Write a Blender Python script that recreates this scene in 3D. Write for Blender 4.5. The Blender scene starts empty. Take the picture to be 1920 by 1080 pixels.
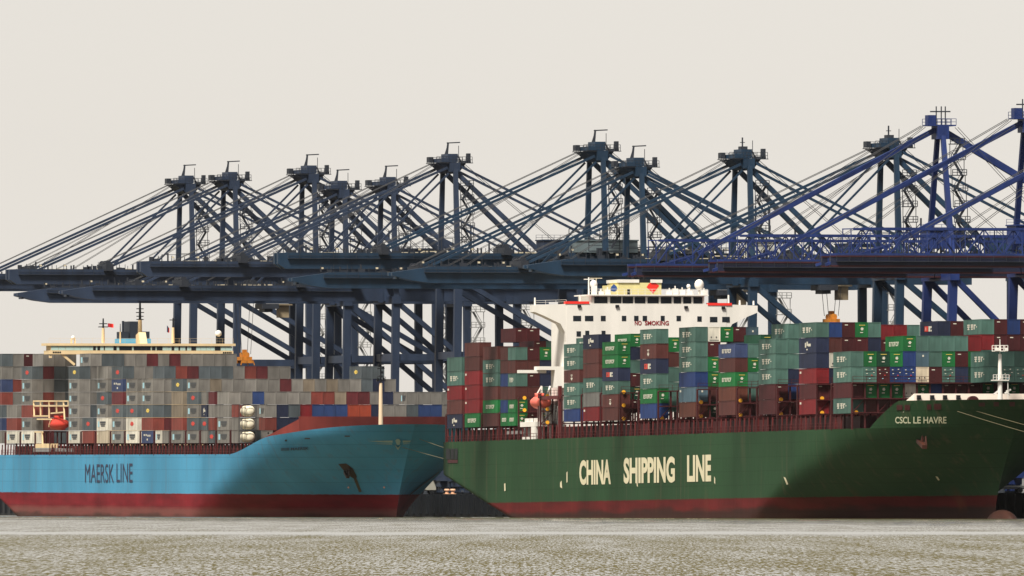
import bpy, math, random
import numpy as np
from mathutils import Matrix, Vector

random.seed(7)
S = bpy.context.scene
COL = S.collection

# ------------------------------------------------------------------ camera
FPX, CX, YH, CAMZ = 32000.0, 960.0, 945.0, 2.7     # focal length in photo pixels, horizon row, eye height
cam = bpy.data.cameras.new("camera")
cam.sensor_width = 36.0
cam.lens = 36.0 * FPX / 1920.0
cam.shift_y = (YH - 540.0) / 1920.0
cam.clip_start, cam.clip_end = 1.0, 30000.0
camo = bpy.data.objects.new("camera", cam)
camo.location = (0, 0, CAMZ)
camo.rotation_euler = (math.radians(90), 0, 0)
COL.objects.link(camo)
S.camera = camo

# ------------------------------------------------------------------ sky, sun, exposure
SUN_EL, SUN_AZ = math.radians(57), (-0.52, -0.854)   # direction towards the sun (left and behind the camera)
w = bpy.data.worlds.new("World"); S.world = w; w.use_nodes = True
nt = w.node_tree; nt.nodes.clear()
sky = nt.nodes.new("ShaderNodeTexSky"); sky.sky_type = 'NISHITA'; sky.sun_disc = False
sky.sun_elevation = SUN_EL
sky.sun_rotation = math.atan2(SUN_AZ[0], SUN_AZ[1])
sky.air_density = 1.0; sky.dust_density = 0.3; sky.ozone_density = 1.0
hsv = nt.nodes.new("ShaderNodeHueSaturation"); hsv.inputs['Saturation'].default_value = 0.10
tint = nt.nodes.new("ShaderNodeMix"); tint.data_type = 'RGBA'; tint.blend_type = 'MULTIPLY'
tint.inputs[0].default_value = 1.0
tint.inputs[7].default_value = (1.0, 0.95, 0.895, 1)
bgn = nt.nodes.new("ShaderNodeBackground"); bgn.inputs['Strength'].default_value = 0.065
out = nt.nodes.new("ShaderNodeOutputWorld")
nt.links.new(sky.outputs[0], hsv.inputs['Color'])
nt.links.new(hsv.outputs[0], tint.inputs[6])
nt.links.new(tint.outputs[2], bgn.inputs['Color'])
nt.links.new(bgn.outputs[0], out.inputs['Surface'])
sun = bpy.data.lights.new("sun", 'SUN'); sun.energy = 5.0; sun.angle = math.radians(14); sun.color = (1.0, 0.95, 0.86)
suno = bpy.data.objects.new("sun", sun); COL.objects.link(suno)
sd = Vector((SUN_AZ[0] * math.cos(SUN_EL), SUN_AZ[1] * math.cos(SUN_EL), math.sin(SUN_EL)))
suno.rotation_euler = sd.to_track_quat('Z', 'Y').to_euler()
suno.location = sd * 500
S.view_settings.view_transform = 'Standard'; S.view_settings.look = 'None'
S.view_settings.exposure = 0.70; S.view_settings.gamma = 1.0
S.view_settings.use_curve_mapping = False

# ------------------------------------------------------------------ materials
def lin(c):
    c /= 255.0
    return c / 12.92 if c <= 0.04045 else ((c + 0.055) / 1.055) ** 2.4
MATS = {}
def mat(name, rgb, k=1.0, rough=0.55, vary=0.0, dirt=0.18, dscale=0.35, metal=0.0, spec=0.3, stretch=(1, 1, 0.25)):
    """painted / weathered surface: base colour, per-object variation, procedural dirt."""
    if name in MATS: return MATS[name]
    m = bpy.data.materials.new(name); m.use_nodes = True
    n = m.node_tree; b = n.nodes['Principled BSDF']
    col = tuple(min(0.9, lin(v) * k) for v in rgb) + (1,)
    b.inputs['Roughness'].default_value = rough
    b.inputs['Metallic'].default_value = metal
    b.inputs['Specular IOR Level'].default_value = spec
    tc = n.nodes.new("ShaderNodeTexCoord"); mp = n.nodes.new("ShaderNodeMapping")
    mp.inputs['Scale'].default_value = stretch
    nz = n.nodes.new("ShaderNodeTexNoise"); nz.inputs['Scale'].default_value = dscale; nz.inputs['Detail'].default_value = 5
    n.links.new(tc.outputs['Object'], mp.inputs[0]); n.links.new(mp.outputs[0], nz.inputs['Vector'])
    r = n.nodes.new("ShaderNodeMapRange"); r.inputs[1].default_value = 0.3; r.inputs[2].default_value = 0.75
    r.inputs[3].default_value = 1 + dirt * 0.5; r.inputs[4].default_value = 1 - dirt
    n.links.new(nz.outputs['Fac'], r.inputs[0])
    val = r.outputs[0]
    if vary:
        oi = n.nodes.new("ShaderNodeObjectInfo")
        r2 = n.nodes.new("ShaderNodeMapRange"); r2.inputs[3].default_value = 1 - vary; r2.inputs[4].default_value = 1 + vary * 0.7
        n.links.new(oi.outputs['Random'], r2.inputs[0])
        mu = n.nodes.new("ShaderNodeMath"); mu.operation = 'MULTIPLY'
        n.links.new(val, mu.inputs[0]); n.links.new(r2.outputs[0], mu.inputs[1]); val = mu.outputs[0]
    mx = n.nodes.new("ShaderNodeVectorMath"); mx.operation = 'SCALE'
    mx.inputs[0].default_value = col[:3]
    n.links.new(val, mx.inputs['Scale'])
    n.links.new(mx.outputs[0], b.inputs['Base Color'])
    MATS[name] = m
    return m

def hull_mat(name, top, boot, zline, k=1.0, kb=1.0, band=None, rust=0.5):
    """ship side: topside paint over red boot-topping, plate seams, rust runs, scuffs (object coordinates)."""
    m = bpy.data.materials.new(name); m.use_nodes = True
    n = m.node_tree; b = n.nodes['Principled BSDF']
    b.inputs['Roughness'].default_value = 0.6; b.inputs['Specular IOR Level'].default_value = 0.08
    L = n.links.new
    tc = n.nodes.new("ShaderNodeTexCoord"); sp = n.nodes.new("ShaderNodeSeparateXYZ"); L(tc.outputs['Object'], sp.inputs[0])
    def noise(scale, st, det=4):
        mp = n.nodes.new("ShaderNodeMapping"); mp.inputs['Scale'].default_value = st
        z = n.nodes.new("ShaderNodeTexNoise"); z.inputs['Scale'].default_value = scale; z.inputs['Detail'].default_value = det
        L(tc.outputs['Object'], mp.inputs[0]); L(mp.outputs[0], z.inputs['Vector']); return z.outputs['Fac']
    def rng(v, a, c, d, e):
        r = n.nodes.new("ShaderNodeMapRange"); r.inputs[1].default_value = a; r.inputs[2].default_value = c
        r.inputs[3].default_value = d; r.inputs[4].default_value = e; L(v, r.inputs[0]); return r.outputs[0]
    def mth(op, a, c):
        q = n.nodes.new("ShaderNodeMath"); q.operation = op
        for i, v in enumerate((a, c)):
            if isinstance(v, (int, float)): q.inputs[i].default_value = v
            else: L(v, q.inputs[i])
        return q.outputs[0]
    def mix(f, a, c):
        q = n.nodes.new("ShaderNodeMix"); q.data_type = 'RGBA'
        L(f, q.inputs[0])
        for s, v in ((6, a), (7, c)):
            if isinstance(v, tuple): q.inputs[s].default_value = v
            else: L(v, q.inputs[s])
        return q.outputs[2]
    T = tuple(lin(v) * k for v in top) + (1,); T2 = tuple(lin(v) * k * 0.74 for v in top) + (1,)
    B = tuple(lin(v) * kb for v in boot) + (1,); B2 = tuple(lin(v) * kb * 0.55 for v in boot) + (1,)
    stain = noise(0.05, (1, 1, 0.35)); streak = noise(0.9, (0.6, 0.6, 0.05)); fine = noise(0.25, (0.3, 0.3, 2.0))
    topc = mix(rng(stain, 0.35, 0.65, 0, 1), T, T2)
    topc = mix(rng(streak, 0.56, 0.80, 0, 0.38), topc, (0.13, 0.09, 0.06, 1))
    bootc = mix(rng(mth('ADD', mth('MULTIPLY', fine, 0.6), mth('MULTIPLY', stain, 0.5)), 0.42, 0.68, 0, 1), B, B2)
    if band:   # weathered, paler lower strip of the boot-topping
        wb = mth('ADD', sp.outputs['Z'], mth('MULTIPLY', fine, 1.2))
        bootc = mix(rng(wb, band[0] - 0.5, band[0] + 0.5, 0.65, 0), bootc, tuple(lin(v) * kb for v in band[1]) + (1,))
    wet = mth('ADD', sp.outputs['Z'], mth('MULTIPLY', fine, -2.2))      # wet, weedy strip at the water
    bootc = mix(rng(wet, -0.75, 0.1, 0.7, 0), bootc, (0.018, 0.017, 0.012, 1))
    edge = mth('ADD', sp.outputs['Z'], mth('MULTIPLY', mth('SUBTRACT', streak, 0.5), 0.35))
    col = mix(rng(edge, zline - 0.08, zline + 0.08, 0, 1), bootc, topc)
    # rust runs round the paint line
    rn = mth('MULTIPLY', rng(noise(0.11, (1, 1, 0.1)), 0.60, 0.74, 0, 1), rng(sp.outputs['Z'], zline - 2.5, zline + 2.2, 1, 0))
    rn = mth('MULTIPLY', rn, rng(sp.outputs['Z'], zline - 3.5, zline - 1.5, 0, rust))
    col = mix(rn, col, (0.13, 0.045, 0.02, 1))
    # plate seams
    seam = n.nodes.new("ShaderNodeTexBrick")
    seam.inputs['Scale'].default_value = 1.0; seam.inputs['Brick Width'].default_value = 11.0; seam.inputs['Row Height'].default_value = 2.6
    seam.inputs['Mortar Size'].default_value = 0.07; seam.inputs['Color1'].default_value = (1, 1, 1, 1); seam.inputs['Color2'].default_value = (0.95, 0.95, 0.95, 1)
    seam.inputs['Mortar'].default_value = (0.78, 0.78, 0.78, 1)
    cb = n.nodes.new("ShaderNodeCombineXYZ"); L(sp.outputs['X'], cb.inputs[0]); L(sp.outputs['Z'], cb.inputs[1]); L(cb.outputs[0], seam.inputs['Vector'])
    q = n.nodes.new("ShaderNodeMix"); q.data_type = 'RGBA'; q.blend_type = 'MULTIPLY'; q.inputs[0].default_value = 1
    L(col, q.inputs[6]); L(seam.outputs['Color'], q.inputs[7])
    L(q.outputs[2], b.inputs['Base Color'])
    bp = n.nodes.new("ShaderNodeBump"); bp.inputs['Strength'].default_value = 0.5; bp.inputs['Distance'].default_value = 0.10
    L(noise(0.38, (1, 1, 0.5), 2), bp.inputs['Height']); L(bp.outputs[0], b.inputs['Normal'])      # plating dished between frames
    MATS[name] = m
    return m

WHITE = mat("white_paint", (244, 239, 230), 0.77, dirt=0.12)
CREAM = mat("cream_paint", (232, 205, 160), 0.85, dirt=0.15)
DARKGLASS = mat("dark_glass", (28, 34, 40), 1.0, rough=0.15, spec=0.5, dirt=0)
PALEGLASS = mat("pale_glass", (168, 192, 184), 1.0, rough=0.15, spec=0.5, dirt=0)
REDOX = mat("red_oxide", (104, 38, 38), 0.72, dirt=0.35)
REDDK = mat("dark_red_oxide", (74, 26, 28), 0.7, dirt=0.35)
BLACK = mat("black_paint", (24, 26, 30), 0.8)
ORANGE = mat("orange_paint", (196, 124, 42), 0.8, dirt=.4, dscale=1.5)
YELLOW = mat("yellow_lamp_housing", (225, 160, 40), 1.0)
PALE = mat("pale_galvanised", (205, 192, 165), 0.9, dirt=0.25)
GREYM = mat("grey_steel", (130, 130, 128), 1.0, dirt=0.25)
CR_S = mat("slate_blue_steel", (52, 66, 90), 0.60, rough=0.5, dirt=0.42, dscale=0.35)
CR_T = mat("teal_blue_steel", (38, 66, 92), 0.55, rough=0.5, dirt=0.42, dscale=0.35)
CR_B = mat("bright_blue_steel", (40, 62, 126), 0.56, rough=0.5, dirt=0.42, dscale=0.35)
CR_DK = mat("dark_machinery", (40, 44, 52), 1.0, dirt=0.3)
ROPE = mat("rope", (120, 112, 84), 0.7)
CABLE = mat("steel_cable", (70, 70, 72), 0.9)
CONC = mat("quay_concrete", (40, 46, 54), 0.35, dirt=0.4, dscale=0.1)

# ------------------------------------------------------------------ mesh helper
class MB:
    def __init__(s): s.v = []; s.f = []; s.m = []
    def quad(s, a, b, c, d, mi=0):
        i = len(s.v); s.v += [a, b, c, d]; s.f.append((i, i + 1, i + 2, i + 3)); s.m.append(mi)
    def poly(s, pts, mi=0):
        i = len(s.v); s.v += list(pts); s.f.append(tuple(range(i, i + len(pts)))); s.m.append(mi)
    def box(s, x0, y0, z0, x1, y1, z1, mi=0):
        i = len(s.v)
        s.v += [(x0, y0, z0), (x1, y0, z0), (x1, y1, z0), (x0, y1, z0), (x0, y0, z1), (x1, y0, z1), (x1, y1, z1), (x0, y1, z1)]
        for q in ((0, 3, 2, 1), (4, 5, 6, 7), (0, 1, 5, 4), (1, 2, 6, 5), (2, 3, 7, 6), (3, 0, 4, 7)):
            s.f.append(tuple(i + k for k in q)); s.m.append(mi)
        return s
    def bar(s, p, q, w, h=None, mi=0, w2=None):
        """box beam from p to q, section w x h (tapering to w2)."""
        h = h or w; p = Vector(p); q = Vector(q); d = (q - p)
        if d.length < 1e-6: return s
        d.normalize()
        up = Vector((0, 0, 1)) if abs(d.z) < 0.98 else Vector((0, 1, 0))
        a = d.cross(up).normalized(); b = a.cross(d).normalized()
        k = (w2 / w) if w2 else 1.0
        i = len(s.v)
        for c, kk in ((p, 1.0), (q, k)):
            for sa, sb in ((-1, -1), (1, -1), (1, 1), (-1, 1)):
                s.v.append(tuple(c + a * (sa * w / 2 * kk) + b * (sb * h / 2 * kk)))
        for qd in ((3, 2, 1, 0), (4, 5, 6, 7), (0, 1, 5, 4), (1, 2, 6, 5), (2, 3, 7, 6), (3, 0, 4, 7)):
            s.f.append(tuple(i + k2 for k2 in qd)); s.m.append(mi)
        return s
    def tube(s, pts, r, n=8, mi=0, caps=True):
        rr = r if isinstance(r, (list, tuple)) else [r] * len(pts)
        pts = [Vector(p) for p in pts]; i0 = len(s.v)
        for k, p in enumerate(pts):
            d = (pts[min(k + 1, len(pts) - 1)] - pts[max(k - 1, 0)]).normalized()
            up = Vector((0, 0, 1)) if abs(d.z) < 0.9 else Vector((1, 0, 0))
            a = d.cross(up).normalized(); b = a.cross(d)
            for j in range(n):
                t = 2 * math.pi * j / n
                s.v.append(tuple(p + (a * math.cos(t) + b * math.sin(t)) * rr[k]))
        for k in range(len(pts) - 1):
            for j in range(n):
                j2 = (j + 1) % n
                s.f.append((i0 + k * n + j, i0 + (k + 1) * n + j, i0 + (k + 1) * n + j2, i0 + k * n + j2)); s.m.append(mi)
        if caps:
            s.f.append(tuple(i0 + j for j in range(n))); s.m.append(mi)
            e = i0 + (len(pts) - 1) * n
            s.f.append(tuple(e + j for j in reversed(range(n)))); s.m.append(mi)
        return s
    def ball(s, c, rx, ry=None, rz=None, n=14, mi=0):
        ry = ry or rx; rz = rz or rx; i0 = len(s.v); m = n // 2
        for a in range(m + 1):
            ph = math.pi * a / m
            for j in range(n):
                t = 2 * math.pi * j / n
                s.v.append((c[0] + rx * math.sin(ph) * math.cos(t), c[1] + ry * math.sin(ph) * math.sin(t), c[2] + rz * math.cos(ph)))
        for a in range(m):
            for j in range(n):
                j2 = (j + 1) % n
                s.f.append((i0 + a * n + j, i0 + (a + 1) * n + j, i0 + (a + 1) * n + j2, i0 + a * n + j2)); s.m.append(mi)
        return s
    def rail(s, p, q, h=1.1, step=2.5, w=0.07, mi=0, bars=2):
        p = Vector(p); q = Vector(q); L = (q - p).length; n = max(1, int(L / step)); up = Vector((0, 0, 1))
        for k in range(n + 1):
            c = p.lerp(q, k / n); s.bar(c, c + up * h, w, w, mi)
        for b in range(bars):
            o = up * (h * (b + 1) / bars); s.bar(p + o, q + o, w, w, mi)
        return s
    def prism(s, outline, y0, y1, mi=0):
        """outline of (x, z) extruded along y."""
        n = len(outline); i = len(s.v)
        s.v += [(x, y0, z) for x, z in outline] + [(x, y1, z) for x, z in outline]
        s.f.append(tuple(i + k for k in range(n))); s.m.append(mi)
        s.f.append(tuple(i + n + k for k in reversed(range(n)))); s.m.append(mi)
        for k in range(n):
            k2 = (k + 1) % n
            s.f.append((i + k2, i + k, i + n + k, i + n + k2)); s.m.append(mi)
        return s
    def mesh(s, name, mats, smooth=False):
        me = bpy.data.meshes.new(name); me.from_pydata([tuple(v) for v in s.v], [], s.f)
        for m in (mats if isinstance(mats, (list, tuple)) else [mats]): me.materials.append(m)
        me.polygons.foreach_set('material_index', s.m)
        if smooth: me.polygons.foreach_set('use_smooth', [True] * len(s.f))
        me.validate(); me.update()
        return me
    def build(s, name, mats, parent=None, smooth=False):
        return link(name, s.mesh(name, mats, smooth), parent)

def link(name, me, parent=None):
    o = bpy.data.objects.new(name, me); COL.objects.link(o)
    if parent is not None: o.parent = parent
    return o
def tag(o, label=None, cat=None, group=None, kind=None):
    if label: o['label'] = label
    if cat: o['category'] = cat
    if group: o['group'] = group
    if kind: o['kind'] = kind
    return o
def empty(name, M):
    o = bpy.data.objects.new(name, None); COL.objects.link(o); o.matrix_world = M
    o.empty_display_size = 2
    return o

_txt = {}
def text2d(string, bold=0.0):
    """outline of a string as flat mesh, normalised: x from 0 to 1, z from 0 to 1."""
    key = (string, bold)
    if key in _txt: return _txt[key]
    cu = bpy.data.curves.new("lettering", 'FONT'); cu.body = string; cu.offset = bold; cu.resolution_u = 4
    ob = bpy.data.objects.new("lettering", cu); COL.objects.link(ob)
    bpy.context.view_layer.update()
    dg = bpy.context.evaluated_depsgraph_get()
    me = bpy.data.meshes.new_from_object(ob.evaluated_get(dg))
    vs = np.array([v.co[:2] for v in me.vertices]); fs = [tuple(p.vertices) for p in me.polygons]
    bpy.data.objects.remove(ob); bpy.data.curves.remove(cu); bpy.data.meshes.remove(me)
    vs = (vs - vs.min(0)) / (vs.max(0) - vs.min(0))
    _txt[key] = (vs, fs); return _txt[key]

# ------------------------------------------------------------------ frames of reference
class Frame:
    """x along the ship / quay (towards the bow), y to port / landward, z up; starts at (X0, Y0) on the water."""
    def __init__(s, th, xpx, scale, pitch=0.0):
        s.th = math.radians(th); s.Y0 = FPX / scale; s.X0 = (xpx - CX) / scale; s.pitch = math.radians(pitch)
        s.M = Matrix.Translation((s.X0, s.Y0, 0)) @ Matrix.Rotation(s.th - math.pi / 2, 4, 'Z') @ Matrix.Rotation(-s.pitch, 4, 'Y')
    def px(s, t, y, z):
        p = s.M @ Vector((t, y, z))
        return CX + FPX * p.x / p.y, YH - FPX * (p.z - CAMZ) / p.y
    def scale(s, t, y=0): return FPX / (s.M @ Vector((t, y, 0))).y
    def t(s, xpx, y=0.0, z=10.0):
        a, b = 0.0, 100.0; fa = s.px(a, y, z)[0] - xpx
        for _ in range(12):
            fb = s.px(b, y, z)[0] - xpx
            if abs(fb) < 1e-4 or fb == fa: break
            a, fa, b = b, fb, b - fb * (b - a) / (fb - fa)
        return b
    def y(s, xpx, t, z=10.0):
        a, b = 0.0, 10.0; fa = s.px(t, a, z)[0] - xpx
        for _ in range(12):
            fb = s.px(t, b, z)[0] - xpx
            if abs(fb) < 1e-4 or fb == fa: break
            a, fa, b = b, fb, b - fb * (b - a) / (fb - fa)
        return b
    def z(s, ypx, t, y=0.0):
        y0 = s.px(t, y, 0)[1]; y1 = s.px(t, y, 10)[1]
        return 10 * (ypx - y0) / (y1 - y0)

GREEN = Frame(14.2, 835, 9.30, 0.262)     # green ship
BLUE = Frame(12.6, 0, 8.42, -0.13)        # pale blue ship
_dq = 3590 * math.sin(math.radians(14.2))
QUAY = Frame(14.2, 960, FPX / 3590.0)     # crane rail

# ------------------------------------------------------------------ water, quay
SLICK, CHOP, CHOP2, LEAN = 0.06, 4.2, 1.2, 0.21
def water():
    b = MB(); b.quad((-2500, -150, 0), (2500, -150, 0), (2500, 9000, 0), (-2500, 9000, 0))
    m = bpy.data.materials.new("estuary_water"); m.use_nodes = True
    n = m.node_tree; p = n.nodes['Principled BSDF']; L = n.links.new
    p.inputs['Base Color'].default_value = (0.082, 0.070, 0.032, 1)
    p.inputs['Roughness'].default_value = 0.05; p.inputs['IOR'].default_value = 1.33
    tc = n.nodes.new("ShaderNodeTexCoord")
    def noise(sx, sy, det, rough=0.6):
        mp = n.nodes.new("ShaderNodeMapping"); mp.inputs['Scale'].default_value = (sx, sy, 1)
        z = n.nodes.new("ShaderNodeTexNoise"); z.inputs['Scale'].default_value = 1; z.inputs['Detail'].default_value = det
        z.inputs['Roughness'].default_value = rough
        L(tc.outputs['Object'], mp.inputs[0]); L(mp.outputs[0], z.inputs['Vector']); return z.outputs['Fac']
    a = noise(4.6, 0.085, 4, 0.7); c = noise(0.25, 0.006, 3)
    a2 = noise(9.0, 0.16, 2, 0.6)
    sx = n.nodes.new("ShaderNodeSeparateXYZ"); L(tc.outputs['Object'], sx.inputs[0])
    def math_(op, *v):
        q = n.nodes.new("ShaderNodeMath"); q.operation = op
        for i, x in enumerate(v):
            if isinstance(x, (int, float)): q.inputs[i].default_value = x
            else: L(x, q.inputs[i])
        return q.outputs[0]
    # a calm, slick strip across the channel with ragged edges
    off = math_('ABSOLUTE', math_('SUBTRACT', sx.outputs['Y'], math_('MULTIPLY_ADD', noise(0.02, 0.0006, 3), 320.0, 1420.0)))
    slick = n.nodes.new("ShaderNodeMapRange"); slick.interpolation_type = 'SMOOTHSTEP'
    slick.inputs[1].default_value = 20; slick.inputs[2].default_value = 170; slick.inputs[3].default_value = SLICK; slick.inputs[4].default_value = 1.0
    L(off, slick.inputs[0])
    # chop: the visible facets lean towards the viewer by varying amounts
    lean = math_('MULTIPLY_ADD', math_('SUBTRACT', a, 0.5), CHOP, LEAN)
    lean = math_('MULTIPLY_ADD', math_('SUBTRACT', a2, 0.5), CHOP * 0.7, lean)
    lean = math_('MULTIPLY_ADD', math_('SUBTRACT', c, 0.5), CHOP2, lean)
    lee = n.nodes.new("ShaderNodeMapRange"); lee.inputs[1].default_value = 1250; lee.inputs[2].default_value = 1800
    lee.inputs[3].default_value = 1.0; lee.inputs[4].default_value = 0.30; L(sx.outputs['Y'], lee.inputs[0])   # calmer in the lee of the ships
    lean = math_('MAXIMUM', math_('MULTIPLY', math_('MULTIPLY', lean, slick.outputs[0]), lee.outputs[0]), 0.032)
    cb = n.nodes.new("ShaderNodeCombineXYZ"); cb.inputs[2].default_value = 1.0
    L(math_('MULTIPLY', math_('MULTIPLY', math_('SUBTRACT', noise(1.1, 0.03, 2), 0.5), 0.3), math_('MULTIPLY', slick.outputs[0], lee.outputs[0])), cb.inputs[0])
    L(math_('MULTIPLY', lean, -1.0), cb.inputs[1])
    nm = n.nodes.new("ShaderNodeVectorMath"); nm.operation = 'NORMALIZE'; L(cb.outputs[0], nm.inputs[0])
    L(nm.outputs[0], p.inputs['Normal'])
    o = b.build("water", m); tag(o, "grey green choppy estuary water in front of the ships", "water", kind='structure')
water()

def quay():
    b = MB(); b.box(-900, -8, -8, 900, 900, 4.8)
    for k in range(-150, 150):      # timber and rubber fenders on the quay wall
        b.box(k * 6.0, -8.5, 0.5, k * 6.0 + 1.2, -8.0, 4.6)
    o = b.build("quay", CONC); o.matrix_world = QUAY.M
    tag(o, "dark concrete quay wall under the cranes behind both ships", "quay", kind='structure')
quay()

def shed():
    root = empty("warehouse", QUAY.M @ Matrix.Translation((0, 150, 0)))
    tag(root, "long dark transit shed behind the crane legs, glimpsed between and beside the hulls", "warehouse")
    sm_ = mat("shed_cladding", (62, 68, 76), 0.6, dirt=.4)
    b = MB(); b.box(-700, 0, 4.8, 700, 60, 15.5)
    for k in range(-230, 230): b.box(k * 3.0, -.2, 4.8, k * 3.0 + .5, 0, 15.5)
    b.build("wall", sm_, root)
    b = MB(); b.prism([(-701, 15.5), (701, 15.5), (701, 16.0), (-701, 16.0)], -1, 61); b.build("roof", CR_DK, root)
    for k in range(-18, 18):
        b = MB(); b.box(k * 36 + 10, -.35, 4.8, k * 36 + 17, -.2, 11); b.build("door", GREYM, root)
shed()

# ------------------------------------------------------------------ hulls
class Hull:
    def __init__(s, ta, B, zd, t0w, t0d, t1w, t1d, t1t, ztop, tr_z, tr_t, pw=1.8, pd=2.6, qw=1.0, qd=0.75, ztmax=20.0, zsh=None):
        s.ta, s.B, s.zd = ta, B, zd; s.t0w, s.t0d = t0w, t0d; s.t1w, s.t1d, s.t1t = t1w, t1d, t1t
        s.ztop = ztop; s.tr_z, s.tr_t = tr_z, tr_t; s.pw, s.pd, s.qw, s.qd = pw, pd, qw, qd; s.ztmax = ztmax; s.zsh = zsh or zd
    def zt(s, z): return max(-0.3, min(1.0, z / s.zsh))
    def t0(s, z): return s.t0w + (s.t0d - s.t0w) * s.zt(z)
    def t1(s, z):
        if z <= s.zd:
            u = max(0, z / s.zd); return s.t1w + (s.t1d - s.t1w) * u ** 1.35
        return s.t1d + (s.t1t - s.t1d) * min(1.2, (z - s.zd) / (s.ztmax - s.zd))
    def zb(s, t):
        """underside of the stern rising to the transom"""
        if t >= s.tr_t: return -4.0
        u = (t - s.ta) / (s.tr_t - s.ta); return s.tr_z + (-4.0 - s.tr_z) * u
    def hb(s, t, z, tau=None):
        t0, t1 = s.t0(z), s.t1(z)
        if tau is None: tau = (t - t0) / (t1 - t0)
        tau = max(0.0, min(1.0, tau)); u = max(0, s.zt(z)); u = u * u * (3 - 2 * u)
        p = s.pw + (s.pd - s.pw) * u; q = s.qw + (s.qd - s.qw) * u
        b = s.B / 2 * max(0.0, 1 - tau ** p) ** q
        if t < s.tr_t + 40:
            f = max(0.0, min(1.0, (z - s.zb(t)) / 2.2)); b *= f ** 0.18 if z > s.zb(t) else 0.0
        return b
    def star(s, t, z): return s.B / 2 - s.hb(t, z)
    def column(s, cu):
        pass
    def build(s, names, hm, bm, deckm, root):
        NS, NBW = 46, 44
        cols = [('s', i / NS) for i in range(NS)] + [('b', (i / NBW) ** 1.0) for i in range(NBW + 1)]
        def pos(c, z):
            kind, f = c
            if kind == 's':
                t = s.ta + f * (s.t0(z) - s.ta); return t, s.hb(t, z)
            t = s.t0(z) + f * (s.t1(z) - s.t0(z)); return t, s.hb(t, z, f)
        def tnom(c):
            return (s.ta + c[1] * (s.t0(4) - s.ta)) if c[0] == 's' else s.t0(4) + c[1] * (s.t1(4) - s.t0(4))
        NZ = 26
        def sheet(zlo, zhi, nz, name, m):
            b = MB(); W = nz + 1
            for side in (-1, 1):
                base = len(b.v)
                for c in cols:
                    tn = tnom(c); lo, hi = zlo(c, tn), zhi(c, tn)
                    for k in range(W):
                        z = lo + (hi - lo) * k / nz; t, h = pos(c, z)
                        b.v.append((t, s.B / 2 + side * h, z))
                for i in range(len(cols) - 1):
                    for k in range(nz):
                        a = base + i * W + k
                        q = (a, a + W, a + W + 1, a + 1)
                        b.f.append(q if side < 0 else q[::-1]); b.m.append(0)
            n2 = len(cols) * W           # transom
            for k in range(nz):
                b.f.append((k, k + 1, n2 + k + 1, n2 + k)); b.m.append(0)
            return b.build(name, m, root, smooth=True)
        def top(c, tn):
            # real station of this column at deck level
            t = pos(c, s.zd)[0]; return max(s.zd + 0.02, s.ztop(t))
        hull = sheet(lambda c, tn: s.zb(tn), lambda c, tn: s.zd, NZ, names[0], hm)
        bul = sheet(lambda c, tn: s.zd, top, 5, names[1], bm)
        d = MB()
        for i in range(len(cols) - 1):
            pts = []
            for c in (cols[i], cols[i + 1]):
                t, h = pos(c, s.zd - 0.25); pts.append((t, s.B / 2 - h + 0.05, s.zd - 0.25)); pts.append((t, s.B / 2 + h - 0.05, s.zd - 0.25))
            d.quad(pts[0], pts[2], pts[3], pts[1])
        d.build(names[2], deckm, root)
        return hull, bul

def hull_text(name, hull, string, tA, tB, zA, zB, m, root, eps=0.08, bold=0.02, slope=0.0):
    vs, fs = text2d(string, bold); b = MB()
    for u, v in vs:
        t = tA + u * (tB - tA); z = zA + v * (zB - zA) + slope * u
        b.v.append((t, hull.star(t, z) - eps, z))
    b.f = list(fs); b.m = [0] * len(fs)
    return b.build(name, m, root)
def hull_patch(name, hull, pts, m, root, eps=0.10, mirror=False):
    b = MB()
    b.poly([(t, (hull.B - hull.star(t, z) + eps) if mirror else hull.star(t, z) - eps, z) for t, z in (reversed(pts) if mirror else pts)])
    return b.build(name, m, root)

def hull_point(fr, hull, x, yp):
    """(t, z, y) on the starboard plating of a hull seen at photo point x, yp"""
    lo, hi = -20.0, 356.0; z = 10.0; t = yy = 0
    for _ in range(34):
        t = 0.5 * (lo + hi)
        for _k in range(3):
            yy = hull.star(t, z) if t < hull.t1(z) else hull.B / 2
            z = max(0.1, fr.z(yp, t, yy))
        if t >= hull.t1(z) or fr.px(t, yy, z)[0] > x: hi = t
        else: lo = t
    return t, z, yy
def sm(u):
    u = max(0.0, min(1.0, u)); return u * u * (3 - 2 * u)

# ---- green ship
GZ = 15.17
def gtop(t): return GZ + 0.02 + 4.9 * max(0.0, min(1.0, (t - 315.5) / 8.5)) ** 0.9
gh = Hull(-1.5, 40.0, GZ, 243, 284, 336, 350, 357, gtop, 6.4, 62, pw=1.25, qw=1.2, qd=0.62, ztmax=20.0)
GM = hull_mat("green_topside", (56, 91, 60), (126, 42, 42), 2.75, 0.60, 0.58, rust=0.75)
gship = empty("container_ship", GREEN.M)
tag(gship, "large green container ship with a tall white tower, nearest and on the right", "ship")
gh.build(("hull", "bulwark", "deck"), GM, GM, REDDK, gship)
# ---- blue ship
BZ = 13.6
def btop(t): return BZ + 0.03 + 3.3 * sm((t - 252) / 30.0) + 2.9 * sm((t - 262) / 75.0)
bh = Hull(-50, 42.8, BZ, 213, 262, 318, 329, 337, btop, 11.5, 28, pw=1.5, qw=1.25, qd=0.55, ztmax=20.0, zsh=18.0)
BM = hull_mat("pale_blue_topside", (88, 167, 206), (140, 34, 44), 5.35, 0.76, 0.78, band=(2.9, (128, 88, 80)), rust=0.25)
bship = empty("container_ship", BLUE.M)
tag(bship, "pale blue container ship with a cream bridge, farther and on the left", "ship")
bh.build(("hull", "bulwark", "deck"), BM, BM, REDDK, bship)

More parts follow.
